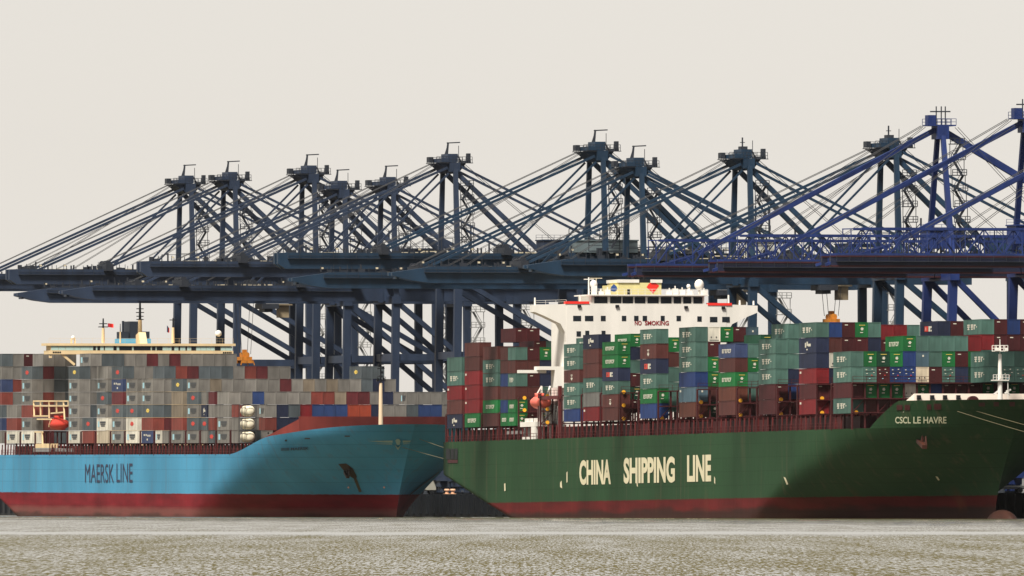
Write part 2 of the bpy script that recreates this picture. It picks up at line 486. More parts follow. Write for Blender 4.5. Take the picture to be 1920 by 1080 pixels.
# lettering on the sides
IVORY = mat("ivory_lettering", (236, 226, 190), 0.72, dirt=0.1)
NAVYL = mat("navy_lettering", (38, 46, 74), 1.0, dirt=0.1)
NAMEL = mat("name_lettering", (205, 205, 175), 0.9, dirt=0.1)
def word(fr, hull, string, x0, x1, y0, y1, m, root, name, bold, y=0.0):
    tA, tB = fr.t(x0, y), fr.t(x1, y); tm = (tA + tB) / 2
    hull_text(name, hull, string, tA, tB, fr.z(y1, tm, y), fr.z(y0, tm, y), m, root, bold=bold)
for s_, x0, x1, ya, yb in (("CHINA", 1087, 1146, 862, 909), ("SHIPPING", 1170, 1266, 857, 906), ("LINE", 1289, 1334, 853, 903)):
    word(GREEN, gh, s_, x0, x1, ya, yb, IVORY, gship, "hull_lettering", 0.040)
for s_, x0, x1, ya, yb in (("MAERSK", 160, 214, 870, 905), ("LINE", 219, 249, 869, 904)):
    word(BLUE, bh, s_, x0, x1, ya, yb, NAVYL, bship, "hull_lettering", 0.0)

# ------------------------------------------------------------------ shipping containers
CW = 2.44
PAINT = {}
def paint(name, rgb, k=0.58, vary=0.22, dirt=0.42):
    PAINT[name] = mat("container_" + name, rgb, k, rough=0.6, vary=vary, dirt=dirt, dscale=0.6)
paint('teal', (88, 124, 113)); paint('green', (30, 122, 62)); paint('dkgreen', (24, 78, 54)); paint('brown', (98, 52, 48))
paint('maroon', (84, 30, 34)); paint('orange', (116, 64, 50)); paint('red', (140, 34, 40)); paint('navy', (40, 48, 76))
paint('blue', (40, 66, 124)); paint('steel', (86, 112, 126)); paint('white', (222, 216, 200), 0.80); paint('grey', (122, 120, 116))
paint('cream', (205, 190, 165), 0.82); paint('lgrey', (126, 122, 116), 0.82); paint('tan', (128, 116, 100), 0.82); paint('slate', (84, 92, 96), 0.82)
paint('rust', (122, 58, 50), 0.82); paint('wine', (96, 40, 44), 0.82); paint('nblue', (54, 66, 100), 0.82); paint('roy', (54, 80, 136), 0.55); paint('vermil', (190, 82, 56), 0.6)
MK = {'white': mat("mark_white", (226, 220, 202), 0.72, dirt=0.1), 'red': mat("mark_red", (190, 60, 50), 1.0, dirt=0.1),
      'ice': mat("mark_ice_blue", (150, 190, 200), 1.0, dirt=0.1), 'dark': mat("mark_dark", (62, 64, 66), 1.0, dirt=0.1),
      'yellow': mat("mark_yellow", (220, 190, 90), 1.0, dirt=0.1), 'orange': mat("mark_orange", (205, 130, 50), 1.0, dirt=0.1)}
# code: (paint, side mark, end mark, words for the label)
TYPES = {
 't': ('teal', 'glyphs', None, "teal container with white characters"), 'T': ('teal', None, None, "plain teal container"),
 'g': ('green', 'word', 'star', "bright green container with white mark"), 'G': ('dkgreen', None, 'star', "dark green container"),
 'b': ('brown', None, None, "brown container"), 'm': ('maroon', None, 'tick', "maroon container"), 'a': ('brown', 'stack', None, "brown container with white emblem"),
 'o': ('orange', None, None, "rust orange container"), 'r': ('red', 'corner', None, "red container"),
 'n': ('navy', 'kay', None, "navy container with white lettering"), 'N': ('navy', None, None, "plain navy container"),
 'u': ('navy', 'redwhite', None, "navy container with red mark"), 'h': ('nblue', 'word', None, "blue container with white word"),
 'B': ('blue', None, None, "blue container"), 's': ('steel', 'corner', 'dot', "steel blue container"), 'w': ('white', None, 'feet', "off white container"),
 'y': ('grey', None, None, "grey container"), 'c': ('cream', None, 'feet', "cream refrigerated container"),
 'R': ('teal', None, 'reefer', "teal refrigerated container"), 'q': ('maroon', None, 'reefer', "maroon refrigerated container"),
 'Q': ('blue', None, 'reefer', "blue refrigerated container"),
 'l': ('lgrey', 'maer', None, "grey container with dark logo"), 'L': ('lgrey', None, None, "plain grey container"), 'k': ('tan', None, None, "tan grey container"),
 'd': ('slate', 'rball', None, "slate container with red emblem"), 'D': ('slate', None, None, "plain slate container"),
 'e': ('slate', 'yball', None, "slate container with yellow emblem"), 'W': ('white', 'maer', None, "white container with dark logo"),
 'X': ('white', 'rball', None, "white container with red emblem"), 'v': ('nblue', 'dots', None, "dull blue container with white marks"),
 'O': ('rust', None, None, "rust red container"), 'M': ('wine', None, None, "wine red container"), 'f': ('lgrey', 'oball', None, "grey container with orange emblem"),
 'C': ('cream', 'corner', None, "cream container"), 'U': ('roy', None, None, "royal blue container"), 'V': ('vermil', None, None, "vermilion container"),
}
HC = 2.80
def container_mesh(code, L):
    col, side, end, _ = TYPES[code]
    b = MB(); mats = [PAINT[col]]
    def mk(c):
        m = MK[c]
        if m not in mats: mats.append(m)
        return mats.index(m)
    r = 0.05
    # recessed walls
    b.box(r, r, 0.12, L - r, CW - r, HC - 0.10)
    # frame: corner posts, rails
    for x in (0, L - 0.16):
        for y in (0, CW - 0.16): b.box(x, y, 0, x + 0.16, y + 0.16, HC)
    for y in (0, CW - 0.12):
        b.box(0.16, y, 0.0, L - 0.16, y + 0.12, 0.15); b.box(0.16, y, HC - 0.12, L - 0.16, y + 0.12, HC - 0.005)
    for x in (0, L - 0.12):
        b.box(x, 0.16, 0.0, x + 0.12, CW - 0.16, 0.15); b.box(x, 0.16, HC - 0.12, x + 0.12, CW - 0.16, HC - 0.005)
    n = int(L / 0.8)                       # corrugated side
    for i in range(n):
        x = 0.3 + (L - 0.6) * i / n; wv = (L - 0.6) / n
        b.quad((x, r - 0.002, 0.15), (x + wv * 0.3, 0.012, 0.15), (x + wv * 0.3, 0.012, HC - 0.12), (x, r - 0.002, HC - 0.12))
        b.quad((x + wv * 0.3, 0.012, 0.15), (x + wv * 0.6, 0.012, 0.15), (x + wv * 0.6, 0.012, HC - 0.12), (x + wv * 0.3, 0.012, HC - 0.12))
        b.quad((x + wv * 0.6, 0.012, 0.15), (x + wv * 0.9, r - 0.002, 0.15), (x + wv * 0.9, r - 0.002, HC - 0.12), (x + wv * 0.6, 0.012, HC - 0.12))
    for y in (0.45, 0.95, 1.45, 1.95):      # locking rods on the end
        b.box(L - r, y, 0.2, L - r + 0.03, y + 0.05, HC - 0.2)
    b.box(L - r, CW / 2 - 0.02, 0.2, L - r + 0.02, CW / 2 + 0.02, HC - 0.2)
    k = L / 12.19
    def sr(x0, x1, z0, z1, c): b.box(x0 * k, -0.012, z0, x1 * k, 0.011, z1, mk(c))
    def er(y0, y1, z0, z1, c): b.box(L - r - 0.01, y0, z0, L + 0.01, y1, z1, mk(c))
    def sblob(xc, zc, rx, rz, c):
        pts = []
        for i in range(14):
            q = 1.0 if i % 2 == 0 else 0.72; t = 2 * math.pi * i / 14
            pts.append((xc * k + rx * q * math.cos(t), zc + rz * q * math.sin(t)))
        b.prism(pts, -0.012, 0.011, mk(c))
    if side == 'glyphs':
        for x0, x1, c in ((2.6, 4.2, 'white'), (5.0, 6.5, 'white')):
            sr(x0, x1, 1.70, 1.90, c); sr(x0, x1, 1.33, 1.50, c); sr(x0 + 0.2, x1 - 0.2, 0.90, 1.08, c)
            sr(x0 + 0.55, x1 - 0.55, 1.08, 1.33, c); sr(x0 + 0.3, x0 + 0.6, 1.50, 1.70, c); sr(x1 - 0.6, x1 - 0.3, 1.50, 1.70, c)
        sr(7.0, 7.5, 0.95, 1.85, 'white'); sr(7.5, 8.3, 1.62, 1.85, 'white'); sr(8.6, 9.1, 1.3, 1.5, 'white')
    elif side == 'word':
        x = 2.6
        for i in range(6):
            sr(x, x + 0.32, 0.95, 1.75, 'white'); sr(x + 0.32, x + 0.85, 1.55, 1.75, 'white')
            if i % 2 == 0: sr(x + 0.32, x + 0.85, 0.95, 1.13, 'white')
            if i % 3 != 1: sr(x + 0.32, x + 0.75, 1.27, 1.42, 'white')
            x += 1.15
    elif side == 'stack':
        sr(5.4, 6.8, 1.55, 1.75, 'white'); sr(5.7, 6.5, 1.2, 1.35, 'white'); sr(5.4, 6.8, 0.75, 1.05, 'white'); sr(5.8, 6.4, 0.5, 0.75, 'white')
    elif side == 'corner': sr(0.5, 1.5, 1.9, 2.3, 'white')
    elif side == 'kay':
        sr(4.2, 5.0, 1.0, 1.9, 'white'); sr(5.4, 6.2, 1.3, 2.1, 'white'); sr(6.4, 8.2, 1.2, 1.7, 'white'); sr(5.2, 6.0, 0.5, 0.75, 'white')
    elif side == 'redwhite':
        sr(3.2, 5.6, 0.9, 1.9, 'red'); sr(3.7, 4.3, 1.1, 1.7, 'white'); sr(5.9, 7.0, 0.9, 1.9, 'white'); sr(7.3, 8.0, 0.9, 1.2, 'white'); sr(7.2, 7.9, 1.5, 1.9, 'white')
    elif side == 'maer':
        sr(1.2, 2.9, 0.75, 2.0, 'ice'); sr(3.6, 9.8, 1.55, 2.0, 'dark'); sr(4.0, 9.4, 1.2, 1.45, 'dark'); sr(4.8, 8.8, 0.85, 1.1, 'dark')
    elif side == 'rball': sblob(6.3, 1.45, 2.1, 0.55, 'red')
    elif side == 'yball': sblob(6.6, 1.5, 1.9, 0.5, 'yellow'); sr(6.4, 7.6, 1.4, 1.6, 'dark')
    elif side == 'oball': sblob(6.0, 1.5, 1.9, 0.42, 'orange')
    elif side == 'dots':
        for x, z in ((2.4, 1.6), (4.4, 1.6), (6.4, 1.45), (8.4, 1.45), (5.6, 0.6)): sr(x, x + 1.1, z, z + 0.42, 'white')
    if end == 'star':
        pts = []
        for i in range(12):
            q = 0.36 if i % 2 == 0 else 0.2; t = 2 * math.pi * i / 12; pts.append((CW / 2 + 0.1 + q * math.cos(t), 1.55 + q * math.sin(t)))
        i0 = len(b.v); b.v += [(L + 0.005, y, z) for y, z in pts]; b.f.append(tuple(range(i0, i0 + 12))); b.m.append(mk('white'))
        er(0.75, 1.9, 2.2, 2.28, 'yellow'); er(0.95, 1.5, 0.8, 0.95, 'white')
    elif end == 'tick': er(0.5, 1.1, 2.2, 2.36, 'white')
    elif end == 'dot': er(1.2, 1.5, 1.8, 2.15, 'white')
    elif end == 'feet':
        er(0.55, 0.75, 0.7, 0.95, 'dark'); er(1.55, 1.75, 0.7, 0.95, 'dark'); er(0.3, 2.1, 0.2, 0.32, 'dark')
    elif end == 'reefer':
        for y, z, c in ((0.4, 2.2, 'white'), (1.5, 2.3, 'white'), (1.8, 1.7, 'white'), (0.5, 1.5, 'white'), (1.4, 1.2, 'red'), (1.0, 0.6, 'ice')):
            er(y, y + 0.26, z, z + 0.13, c)
        er(0.25, 2.2, 1.05, 1.1, 'dark'); er(0.25, 2.2, 1.95, 2.0, 'dark')
    return b.mesh("shipping_container", mats)
_cm = {}
def cmesh(code, L):
    if (code, L) not in _cm: _cm[(code, L)] = container_mesh(code, L)
    return _cm[(code, L)]

CONT = []      # dicts: fr, t, y, z, h, L, code, words
ORD = ["", "first", "second", "third", "fourth", "fifth", "sixth", "seventh", "eighth", "ninth", "tenth", "eleventh", "twelfth", "thirteenth",
       "fourteenth", "fifteenth", "sixteenth", "seventeenth", "eighteenth", "nineteenth", "twentieth"]
def stack(fr, ship, bay, x, base, top, n, rows, L=12.19, t=None, part=""):
    """one bay: rows is {row: tier codes from the bottom}; base/top give the height of row 0 in the picture."""
    t = fr.t(x) if t is None else t
    z0 = fr.z(base, t); pitch = (fr.z(top, t) - z0) / n
    for j, val in rows.items():
        codes, dz = val if isinstance(val, tuple) else (val, 0.0)
        for k, c in enumerate(codes):
            if c == '.': continue
            CONT.append(dict(fr=fr, t=t, y=0.05 + j * 2.5, z=z0 + dz + k * pitch, h=pitch - 0.07, L=L, code=c, ship=ship, bay=bay, row=j, tier=k + 1, part=part))
    return t, z0, pitch
G_, B_ = "green", "blue"
gaps_g, gaps_b = [], []
def gb(*a, **k): gaps_g.append(stack(GREEN, G_, *a, **k))
def bb(*a, **k): gaps_b.append(stack(BLUE, B_, *a, **k))
# green ship, from the stern
gb(1, 838, 803.75, 670, 5, {0: "nbrtT"})
gb(2, 871, 801.5, 642.5, 6, {0: "grrrbb", 3: "......m", 4: "......m"})
gb(3, 905, 800, 650, 6, {0: "bgbttb", 1: ".....b"})
gb(4, 938, 799, 651, 6, {0: "gBbBbb"}, L=6.06, part="aft")
t3 = GREEN.t(938) + 6.15
gb(4, 955, 798.5, 651, 6, {0: "ggbtbT", 1: "mmbmbm", 2: "GGTNNg", 3: "....bm"}, L=6.06, t=t3, part="forward")
stack(GREEN, G_, 3, 905, 790, 640, 6, {3: "....mm", 4: ".....T", 5: ".....r", 6: "....Gg"})
gb(5, 1057, 791, 645, 6, {0: "Bttatt", 1: (".....t", 1.2)})
gb(6, 1093, 790, 627.5, 6, {0: "rytbbn"})
gb(7, 1129, 789, 641, 6, {0: "batugg", 1: ("mGmTNg", 1.5), 3: (".....m", 1.75)})
gb(9, 1200, 785, 617.5, 6, {0: "Bgtuat", 1: ("TTTbg", 1.25)})
gb(11, 1273, 782.5, 613.75, 6, {0: "osBttt", 1: "GbggmV".replace('V', 'w'), 2: ".....g", 3: ".....m", 4: ".....s"})
gb(13, 1347, 779, 645, 5, {0: "bogbh", 1: "mTTgT", 2: (".....G", -1.0)})
gb(15, 1422, 777.5, 636, 5, {0: "mmttt", 1: "mBNTTt"})
gb(17, 1498, 777.5, 605, 6, {0: "rmrNnt", 1: "NmNwbB", 2: "....mm", 3: "....mg", 4: "....NT", 5: ("....mr", -0.45), 6: (".....r", -0.45), 7: (".....T", -0.45)})
gb(18, 1530, 777, 634, 5, {8: (".....u", 0.3), 9: (".....m", 0.3)})
gb(19, 1562, 776, 659.5, 4, {0: "tmtt", 1: "bgRg", 2: "bgqG", 3: "bgQg", 4: "bwQBg", 5: "bgcsT", 6: "bBmTT", 7: "bmRgT", 8: "bmNmT", 9: "bmGgr", 10: ("bgBTrt", 0.25), 11: ("bmTmmm", 0.25), 12: ("bgTmmB", 0.25), 13: ("bmmmmm", 0.25)})
gb(20, 1599, 775.5, 659, 4, {9: "..tt", 10: "..RT", 11: "..RT", 12: "..Rb"})
# pale blue ship, from the left
BX = [12, 40, 68, 96, 128, 154, 181, 209, 236, 265, 291, 321, 350, 377, 407, 434]
def bt(x): return 831.3 - 0.0012 * x, (24.02 + 0.0004 * x)
def bbay(i, x, rows, n=6, **k):
    b0, p = bt(x); bb(i, x, b0, b0 - p * n, n, rows, **k)
bbay(1, -16, {0: "LveOvlD", 1: "...LOLl", 2: "......m", 3: "......L", 4: "......L"})
bbay(2, 12, {0: "WOL"})
bbay(3, 40, {0: "WlOlld", 1: "MOMOfML", 2: "DMOLDDL", 3: "DDMDDDL"})
bbay(6, 128, {0: "Wlllle", 1: "..DLLLl", 2: "......D", 3: "......D", 4: "......L", 5: "......L", 6: "......M", 7: "......L", 8: "......M", 9: "......L", 10: "......L", 11: "......L", 12: "......L", 13: "......L"})
bbay(7, 154, {0: "Od"})
bbay(8, 181, {0: "CWldlL"})
bbay(9, 209, {0: "lldMvd", 1: ".....L", 2: ".....L", 3: ".....M"})
bbay(10, 236, {0: "WXdll"})
bbay(11, 265, {0: "vOell", 1: ".MDLLD", 2: ".....O", 3: ".....M", 4: ".....D", 5: ".....D", 6: ".....D", 7: ".....L", 8: ".....O", 9: ".....M", 10: ".....L", 11: ".....L"})
bbay(12, 291, {0: "W"}, L=6.06, part="aft")
bbay(12, 304, {0: "L"}, L=6.06, part="forward")
bbay(13, 321, {0: "lOkke"})
bbay(14, 350, {0: "ldldl", 1: "....k", 2: "....L", 3: "....L", 4: "....L", 5: "....L", 6: "....L", 7: "....M", 8: "....L", 9: "....k", 10: "....L", 11: "....k", 12: "....L", 13: "....L", 14: "....De", 15: "....ND", 16: "....L"})
bbay(15, 377, {0: "LdnL"}, L=6.06, part="aft")
bbay(15, 390.5, {0: "dOLM"}, L=6.06, part="forward")
bbay(16, 407, {0: "llLL", 1: "...L", 2: "...U", 3: "...L", 4: "...L", 5: "...L", 6: "...L", 7: "...O", 8: "...O", 9: "...k", 10: "...M", 11: "...M", 12: "...L", 13: "...N", 14: "...L", 15: "...O", 16: "...L"})
bbay(17, 434, {0: "LLO", 1: "DLL", 2: "LDD"}, L=6.06, part="aft")
bbay(18, 463, {1: ".Ol", 2: ".NN", 3: ".ND", 4: "..r", 5: "..U", 6: "..U", 7: "..U", 8: "..V", 9: "..V", 10: "..N", 11: "..L", 12: "..L", 13: "..Dl", 14: "..UL", 15: "..UL", 16: "..LL"}, L=6.06)

# how much of each box shows from the camera: paint the faces far to near into an id buffer
def visible():
    W_, H_ = 1920, 1080; buf = np.full((H_, W_), -1, np.int32)
    def depth(c): return (c['fr'].M @ Vector((c['t'] + c['L'], c['y'], c['z']))).y
    order = sorted(range(len(CONT)), key=lambda i: -depth(CONT[i]))
    for i in order:
        c = CONT[i]; fr = c['fr']; t, y, z, h, L = c['t'], c['y'], c['z'], c['h'], c['L']
        A = [fr.px(t, y, z), fr.px(t, y, z + h)]; Bc = [fr.px(t + L, y, z), fr.px(t + L, y, z + h)]; C = [fr.px(t + L, y + CW, z), fr.px(t + L, y + CW, z + h)]
        for P, Q in ((A, Bc), (Bc, C)):
            xa, xb = P[0][0], Q[0][0]
            for xi in range(max(0, math.ceil(xa - 0.5)), min(W_, math.ceil(xb - 0.5))):
                f = (xi + 0.5 - xa) / (xb - xa)
                yb = P[0][1] + f * (Q[0][1] - P[0][1]); yt = P[1][1] + f * (Q[1][1] - P[1][1])
                buf[max(0, int(round(yt))):max(0, int(round(yb))), xi] = i
    u, n = np.unique(buf[buf >= 0], return_counts=True)
    return dict(zip(u.tolist(), n.tolist()))
VIS = visible()
ranked = sorted((i for i in range(len(CONT)) if VIS.get(i, 0) > 12), key=lambda i: -VIS[i])
for rank, i in enumerate(ranked):
    c = CONT[i]; me = cmesh(c['code'], c['L'])
    Mx = c['fr'].M @ Matrix.Translation((c['t'], c['y'], c['z'])) @ Matrix.Diagonal((1, 1, c['h'] / HC, 1))
    c['M'] = Mx
    if rank < 300:
        o = link("shipping_container", me); o.matrix_world = Mx
        row = "outer row" if c['row'] == 0 else ORD[c['row'] + 1] + " row"
        end = "stern" if c['ship'] == G_ else "left"
        if c['part']: where = f"bay {c['bay']} {c['part']} half"
        else: where = f"{ORD[c['bay']]} bay from {end}"
        desc = TYPES[c['code']][3]
        if c['part']: desc = desc.replace(" with dark logo", "").replace(" with red emblem", "").replace("bright green container with white mark", "bright green container")
        lab = f"{desc}, {c['ship']} ship, {where}, {ORD[c['tier']]} tier, {row}"
        if len(lab.split()) > 16: print("LONG", lab)
        tag(o, lab, "shipping container", f"containers stacked on the {c['ship']} ship")
rest = MB(); rmats = []
for i in ranked[300:]:
    c = CONT[i]; me = cmesh(c['code'], c['L']); off = len(rest.v)
    idx = []
    for m in me.materials:
        if m not in rmats: rmats.append(m)
        idx.append(rmats.index(m))
    rest.v += [tuple(c['M'] @ v.co) for v in me.vertices]
    for p in me.polygons:
        rest.f.append(tuple(off + q for q in p.vertices)); rest.m.append(idx[p.material_index])
if rest.v:
    o = rest.build("shipping_containers", rmats)
    tag(o, "farther and half hidden containers between the stacks on both ships", "containers", kind='stuff')
print("containers", len(CONT), "visible", len(ranked))

# ------------------------------------------------------------------ green ship fittings
def deck_gear(root, gaps, zd, yd, hull, seed):
    """hatch coaming, lashing bridges between the bays, stanchions along the deck edge."""
    rnd = random.Random(seed)
    t_end = max(g[0] for g in gaps) + 13
    z0 = min(g[1] for g in gaps)
    c = MB(); c.box(1, 3.2, zd - 0.2, min(t_end, 304), hull.B - 3.2, z0 - 0.35)
    c.build("hatch_coaming", REDDK, root)
    st = MB()
    t = 1.0
    while t < min(t_end, 303):
        st.bar((t, 0.25 + hull.star(t, zd), zd - 0.2), (t, 0.35 + hull.star(t, zd), z0 - 0.05), 0.32, 0.22)
        t += 3.4
    st.rail((1, 0.12, zd), (t_end - 22, 0.12, zd), 1.15, 2.2, 0.06)
    st.build("deck_stanchions", REDOX, root)
    return t_end, z0
tE, gz0 = deck_gear(gship, gaps_g, GZ, 0, gh, 1)
LBX = [836, 869, 903, 936, 972, 1013, 1053, 1090, 1126, 1163, 1197, 1234, 1270, 1307, 1344, 1382, 1419, 1457, 1495, 1531, 1559, 1597]
for x in LBX:
    t = GREEN.t(x) - 0.2; b = MB(); hi = gz0 + (5.6 if x > 970 else 2.6)
    for k in range(17):
        y = 0.1 + k * 2.48
        b.bar((t, y, GZ - 0.2), (t, y, hi), 0.32, 0.3)
    for z in (gz0 + 0.1, gz0 + 2.7, hi):
        b.box(t - 0.6, 0.1, z, t + 0.6, 39.7, z + 0.22)
    b.rail((t + 0.6, 0.1, hi + 0.2), (t + 0.6, 39.7, hi + 0.2), 1.1, 2.5, 0.07)
    for k in range(0, 16, 2):
        y = 0.1 + k * 2.48
        b.bar((t, y, gz0 + 0.2), (t, y + 2.48, gz0 + 2.7), 0.14, 0.14)
    b.build("lashing_bridge", REDDK, gship)
for xp, yp in ((1169, 735), (1169, 760), (1169, 785), (1241, 784), (1314, 754), (1314, 780), (1388, 751), (1388, 778), (1464, 749), (1464, 776), (1541, 747), (1541, 774), (1605, 773), (983, 746), (983, 769), (1026, 742), (1026, 767), (1026, 792)):
    y = 1.1; t = GREEN.t(xp, y); z = GREEN.z(yp, t, y)
    b = MB(); b.tube([(t - 0.25, y, z), (t + 0.1, y, z), (t + 0.3, y, z)], [0.2, 0.36, 0.38], 10); b.box(t - 0.5, y - 0.1, z - 0.1, t - 0.2, y + 0.1, z + 0.1)
    b.build("floodlight", YELLOW, gship)

# white tower
tF = 84.0; tA = 72.0
zq = lambda yp, t=tF, y=20: GREEN.z(yp, t, y)
ztp = zq(570); zroof = zq(554.5)
b = MB(); b.box(tA, 3.7, GZ - 0.2, tF, 36.3, ztp)
# bridge wings with swept brackets
for (ya, yb, sgn) in ((3.7, -2.7, -1), (36.3, 42.7, 1)):
    zt2 = ztp - 0.02; i = len(b.v)
    prof = [(ya, zt2), (yb, zt2 - 0.25), (yb, zt2 - 1.6), (ya + sgn * 4.4, zt2 - 2.4), (ya + sgn * 1.2, zt2 - 3.9), (ya + sgn * 0.25, zt2 - 5.6), (ya, zt2 - 7.5)]
    n = len(prof)
    b.v += [(tF - 4.0, y, z) for y, z in prof] + [(tF - 0.05, y, z) for y, z in prof]
    b.f.append(tuple(i + k for k in range(n))); b.m.append(0); b.f.append(tuple(i + n + k for k in reversed(range(n)))); b.m.append(0)
    for k in range(n):
        k2 = (k + 1) % n; b.f.append((i + k2, i + k, i + n + k, i + n + k2)); b.m.append(0)
b.rail((tF - 0.1, 3.7, ztp), (tF - 0.1, -2.6, ztp - 0.2), 0.8, 1.6, 0.06)
sup = b.build("superstructure", WHITE, gship)
SQ = [(1082, 597, .9), (1104.5, 597, .95), (1131, 597, .55), (1170, 597, .5), (1193, 597, .5), (1209, 597, .5), (1242.5, 597, .45), (1272.5, 597, .5), (1311.5, 598, .5), (1338, 599, .85), (1361, 599, .85),
      (1085, 626, .5), (1101, 625, .45), (1131.5, 625, .45)]
for x, y_, hw in SQ:
    yy = GREEN.y(x, tF, 38); zz = GREEN.z(y_, tF, yy)
    w_ = MB(); w_.box(tF - 0.05, yy - hw * .9, zz - 0.52, tF + 0.04, yy + hw * .9, zz + 0.52); w_.build("window", DARKGLASS, sup)
for x, y_ in ((1086, 574), (1157, 574), (1286, 576), (1356, 577)):
    yy = GREEN.y(x, tF, 38); zz = GREEN.z(y_, tF, yy)
    w_ = MB(); w_.box(tF - 0.02, yy - 0.35, zz - 0.25, tF + 0.3, yy + 0.35, zz + 0.25); w_.build("lamp", BLACK, sup)
RED = mat("signal_red", (225, 50, 40), 1.0, dirt=0.05)
for xa, xb, yp in ((1060, 1105, 568), (1327, 1372, 571)):
    y0, y1 = GREEN.y(xa, tF, 42), GREEN.y(xb, tF, 42); zz = GREEN.z(yp, tF, y0)
    m_ = MB(); m_.box(tF - 1.2, y0, zz - 0.18, tF + 0.10, y1, zz + 0.32); m_.build("wing_dodger", RED, sup)
vs, fs = text2d("NO", 0.03); vs2, fs2 = text2d("SMOKING", 0.03)
for (v_, f_), xa, xb in (((vs, fs), 1190, 1203), ((vs2, fs2), 1209, 1254)):
    y0, y1 = GREEN.y(xa, tF, 38), GREEN.y(xb, tF, 38); zA, zB = GREEN.z(610, tF, 20), GREEN.z(601.5, tF, 20)
    b = MB(); b.v = [(tF + 0.05, y0 + u * (y1 - y0), zA + q * (zB - zA)) for u, q in v_]; b.f = list(f_); b.m = [0] * len(f_)
    b.build("warning_lettering", mat("warning_red", (150, 36, 44), .75, dirt=0.05), sup)
# wheelhouse
yl, yr = GREEN.y(1110, tF, 42), GREEN.y(1322, tF, 42)
b = MB(); b.box(tA + 1, yl, ztp, tF - 0.6, yr, zroof); b.box(tA + 0.5, yl - 0.7, zroof, tF + 0.2, yr + 0.7, zroof + 0.22)
b.rail((tF, yl - 0.5, zroof + 0.2), (tF, yr + 0.5, zroof + 0.2), 1.1, 1.4, 0.07)
wh = b.build("wheelhouse", WHITE, gship)
WN = [(1114, 1139), (1144, 1165), (1167, 1187), (1190, 1210), (1214, 1235), (1239, 1259), (1263, 1277), (1281, 1296), (1300, 1317)]
for xa, xb in WN:
    y0, y1 = GREEN.y(xa, tF - 0.6, 43), GREEN.y(xb, tF - 0.6, 43)
    w_ = MB(); z0_, z1_ = ztp + 0.12, zroof - 0.2
    w_.box(tF - 0.66, y0, z0_, tF - 0.55, y1, z1_); w_.build("window", DARKGLASS, wh)
# funnel behind the wheelhouse
FUN = mat("funnel_cream", (225, 212, 150), 0.9)
tf = 60.0
y0, y1 = GREEN.y(1160, tf, 45), GREEN.y(1240, tf, 45); yb0 = GREEN.y(1146, tf, 45)
zf1 = GREEN.z(524, tf, 20); zf2 = GREEN.z(530, tf, 20)
b = MB(); b.box(tf - 9, y0, GZ, tf, y1, zf2); b.box(tf - 7, yb0, GZ, tf - 0.5, y0 + 0.1, zf2 - 0.5)
fun = b.build("funnel", FUN, gship)
b = MB(); b.box(tf - 9.2, y0 - 0.15, zf2, tf + 0.2, y1 - 4.6, zf1); b.box(tf - 9.2, y1 - 2.2, zf2, tf + 0.2, y1 + 0.15, zf1); b.build("funnel_cap", WHITE, fun)
b = MB(); b.box(tf - 8, y0 + 3.0, zf2, tf - 0.2, y1 - 1.5, zf2 + 0.7)
for yy in (y0 + 3.8, y0 + 5.0, y0 + 6.0): b.tube([(tf - 3, yy, zf2), (tf - 3, yy, zf1 + 0.6)], 0.4, 10)
b.build("exhaust_pipes", BLACK, fun)
ye = GREEN.y(1224, tf, 45); ze = GREEN.z(538.5, tf, ye)
b = MB(); b.poly([(tf + 0.03, ye - 1.3, ze), (tf + 0.03, ye - .5, ze - .7), (tf + 0.03, ye, ze - 1.3), (tf + 0.03, ye + .6, ze - .6), (tf + 0.03, ye + 1.3, ze + .3), (tf + 0.03, ye + .5, ze + .9), (tf + 0.03, ye, ze + 1.2), (tf + 0.03, ye - .8, ze + .7)]); b.build("funnel_emblem", RED, fun)
ye = GREEN.y(1152, tf, 45); ze = GREEN.z(540, tf, ye)
b = MB(); b.poly([(tf - 0.45, ye - .8, ze - .4), (tf - 0.45, ye + .1, ze - .7), (tf - 0.45, ye + .8, ze - .2), (tf - 0.45, ye + .5, ze + .4), (tf - 0.45, ye, ze + .8), (tf - 0.45, ye - .5, ze + .3)]); b.build("funnel_emblem", mat("emblem_blue", (50, 80, 140), 1.0), fun)
b = MB(); b.box(tf - 0.02, GREEN.y(1176, tf, 45), zf2 - 3.2, tf + 0.05, GREEN.y(1181, tf, 45), zf2 - 1.3); b.build("door", BLACK, fun)
# roof gear: masts, domes, boxes
def mast(root, fr, x, y_top, y_bot, t, r=0.12, mat_=WHITE, name="mast", yards=()):
    yy = fr.y(x, t, 40); zb_, zt_ = fr.z(y_bot, t, yy), fr.z(y_top, t, yy)
    b = MB(); b.tube([(t, yy, zb_), (t, yy, zt_)], [r * 1.3, r], 8)
    for f, half in yards:
        z = zb_ + (zt_ - zb_) * f; b.bar((t, yy - half, z), (t, yy + half, z), 0.14, 0.14)
    return b.build(name, mat_, root), yy, zb_, zt_
mast(gship, GREEN, 1104, 520, 572, 78, 0.14, WHITE, "mast", ((0.93, 1.0),))
mast(gship, GREEN, 1118, 521, 535, 78, 0.10, PALE, "antenna", ((0.95, 1.2),))
for x, yA, yB in ((1114, 536, 557), (1127, 546, 557), (1139, 543, 557), (1255, 545, 557), (1266, 541, 557), (1279, 544, 557), (1293, 545, 557), (1320, 545, 560)):
    b = MB(); yy = GREEN.y(x, 80, 44); b.box(79.6, yy - 0.5, zroof, 80.4, yy + 0.5, GREEN.z(yA, 80, yy))
    b.tube([(80, yy, zroof), (80, yy, GREEN.z(yA - 5, 80, yy))], 0.12, 6); b.build("roof_locker", WHITE, gship)
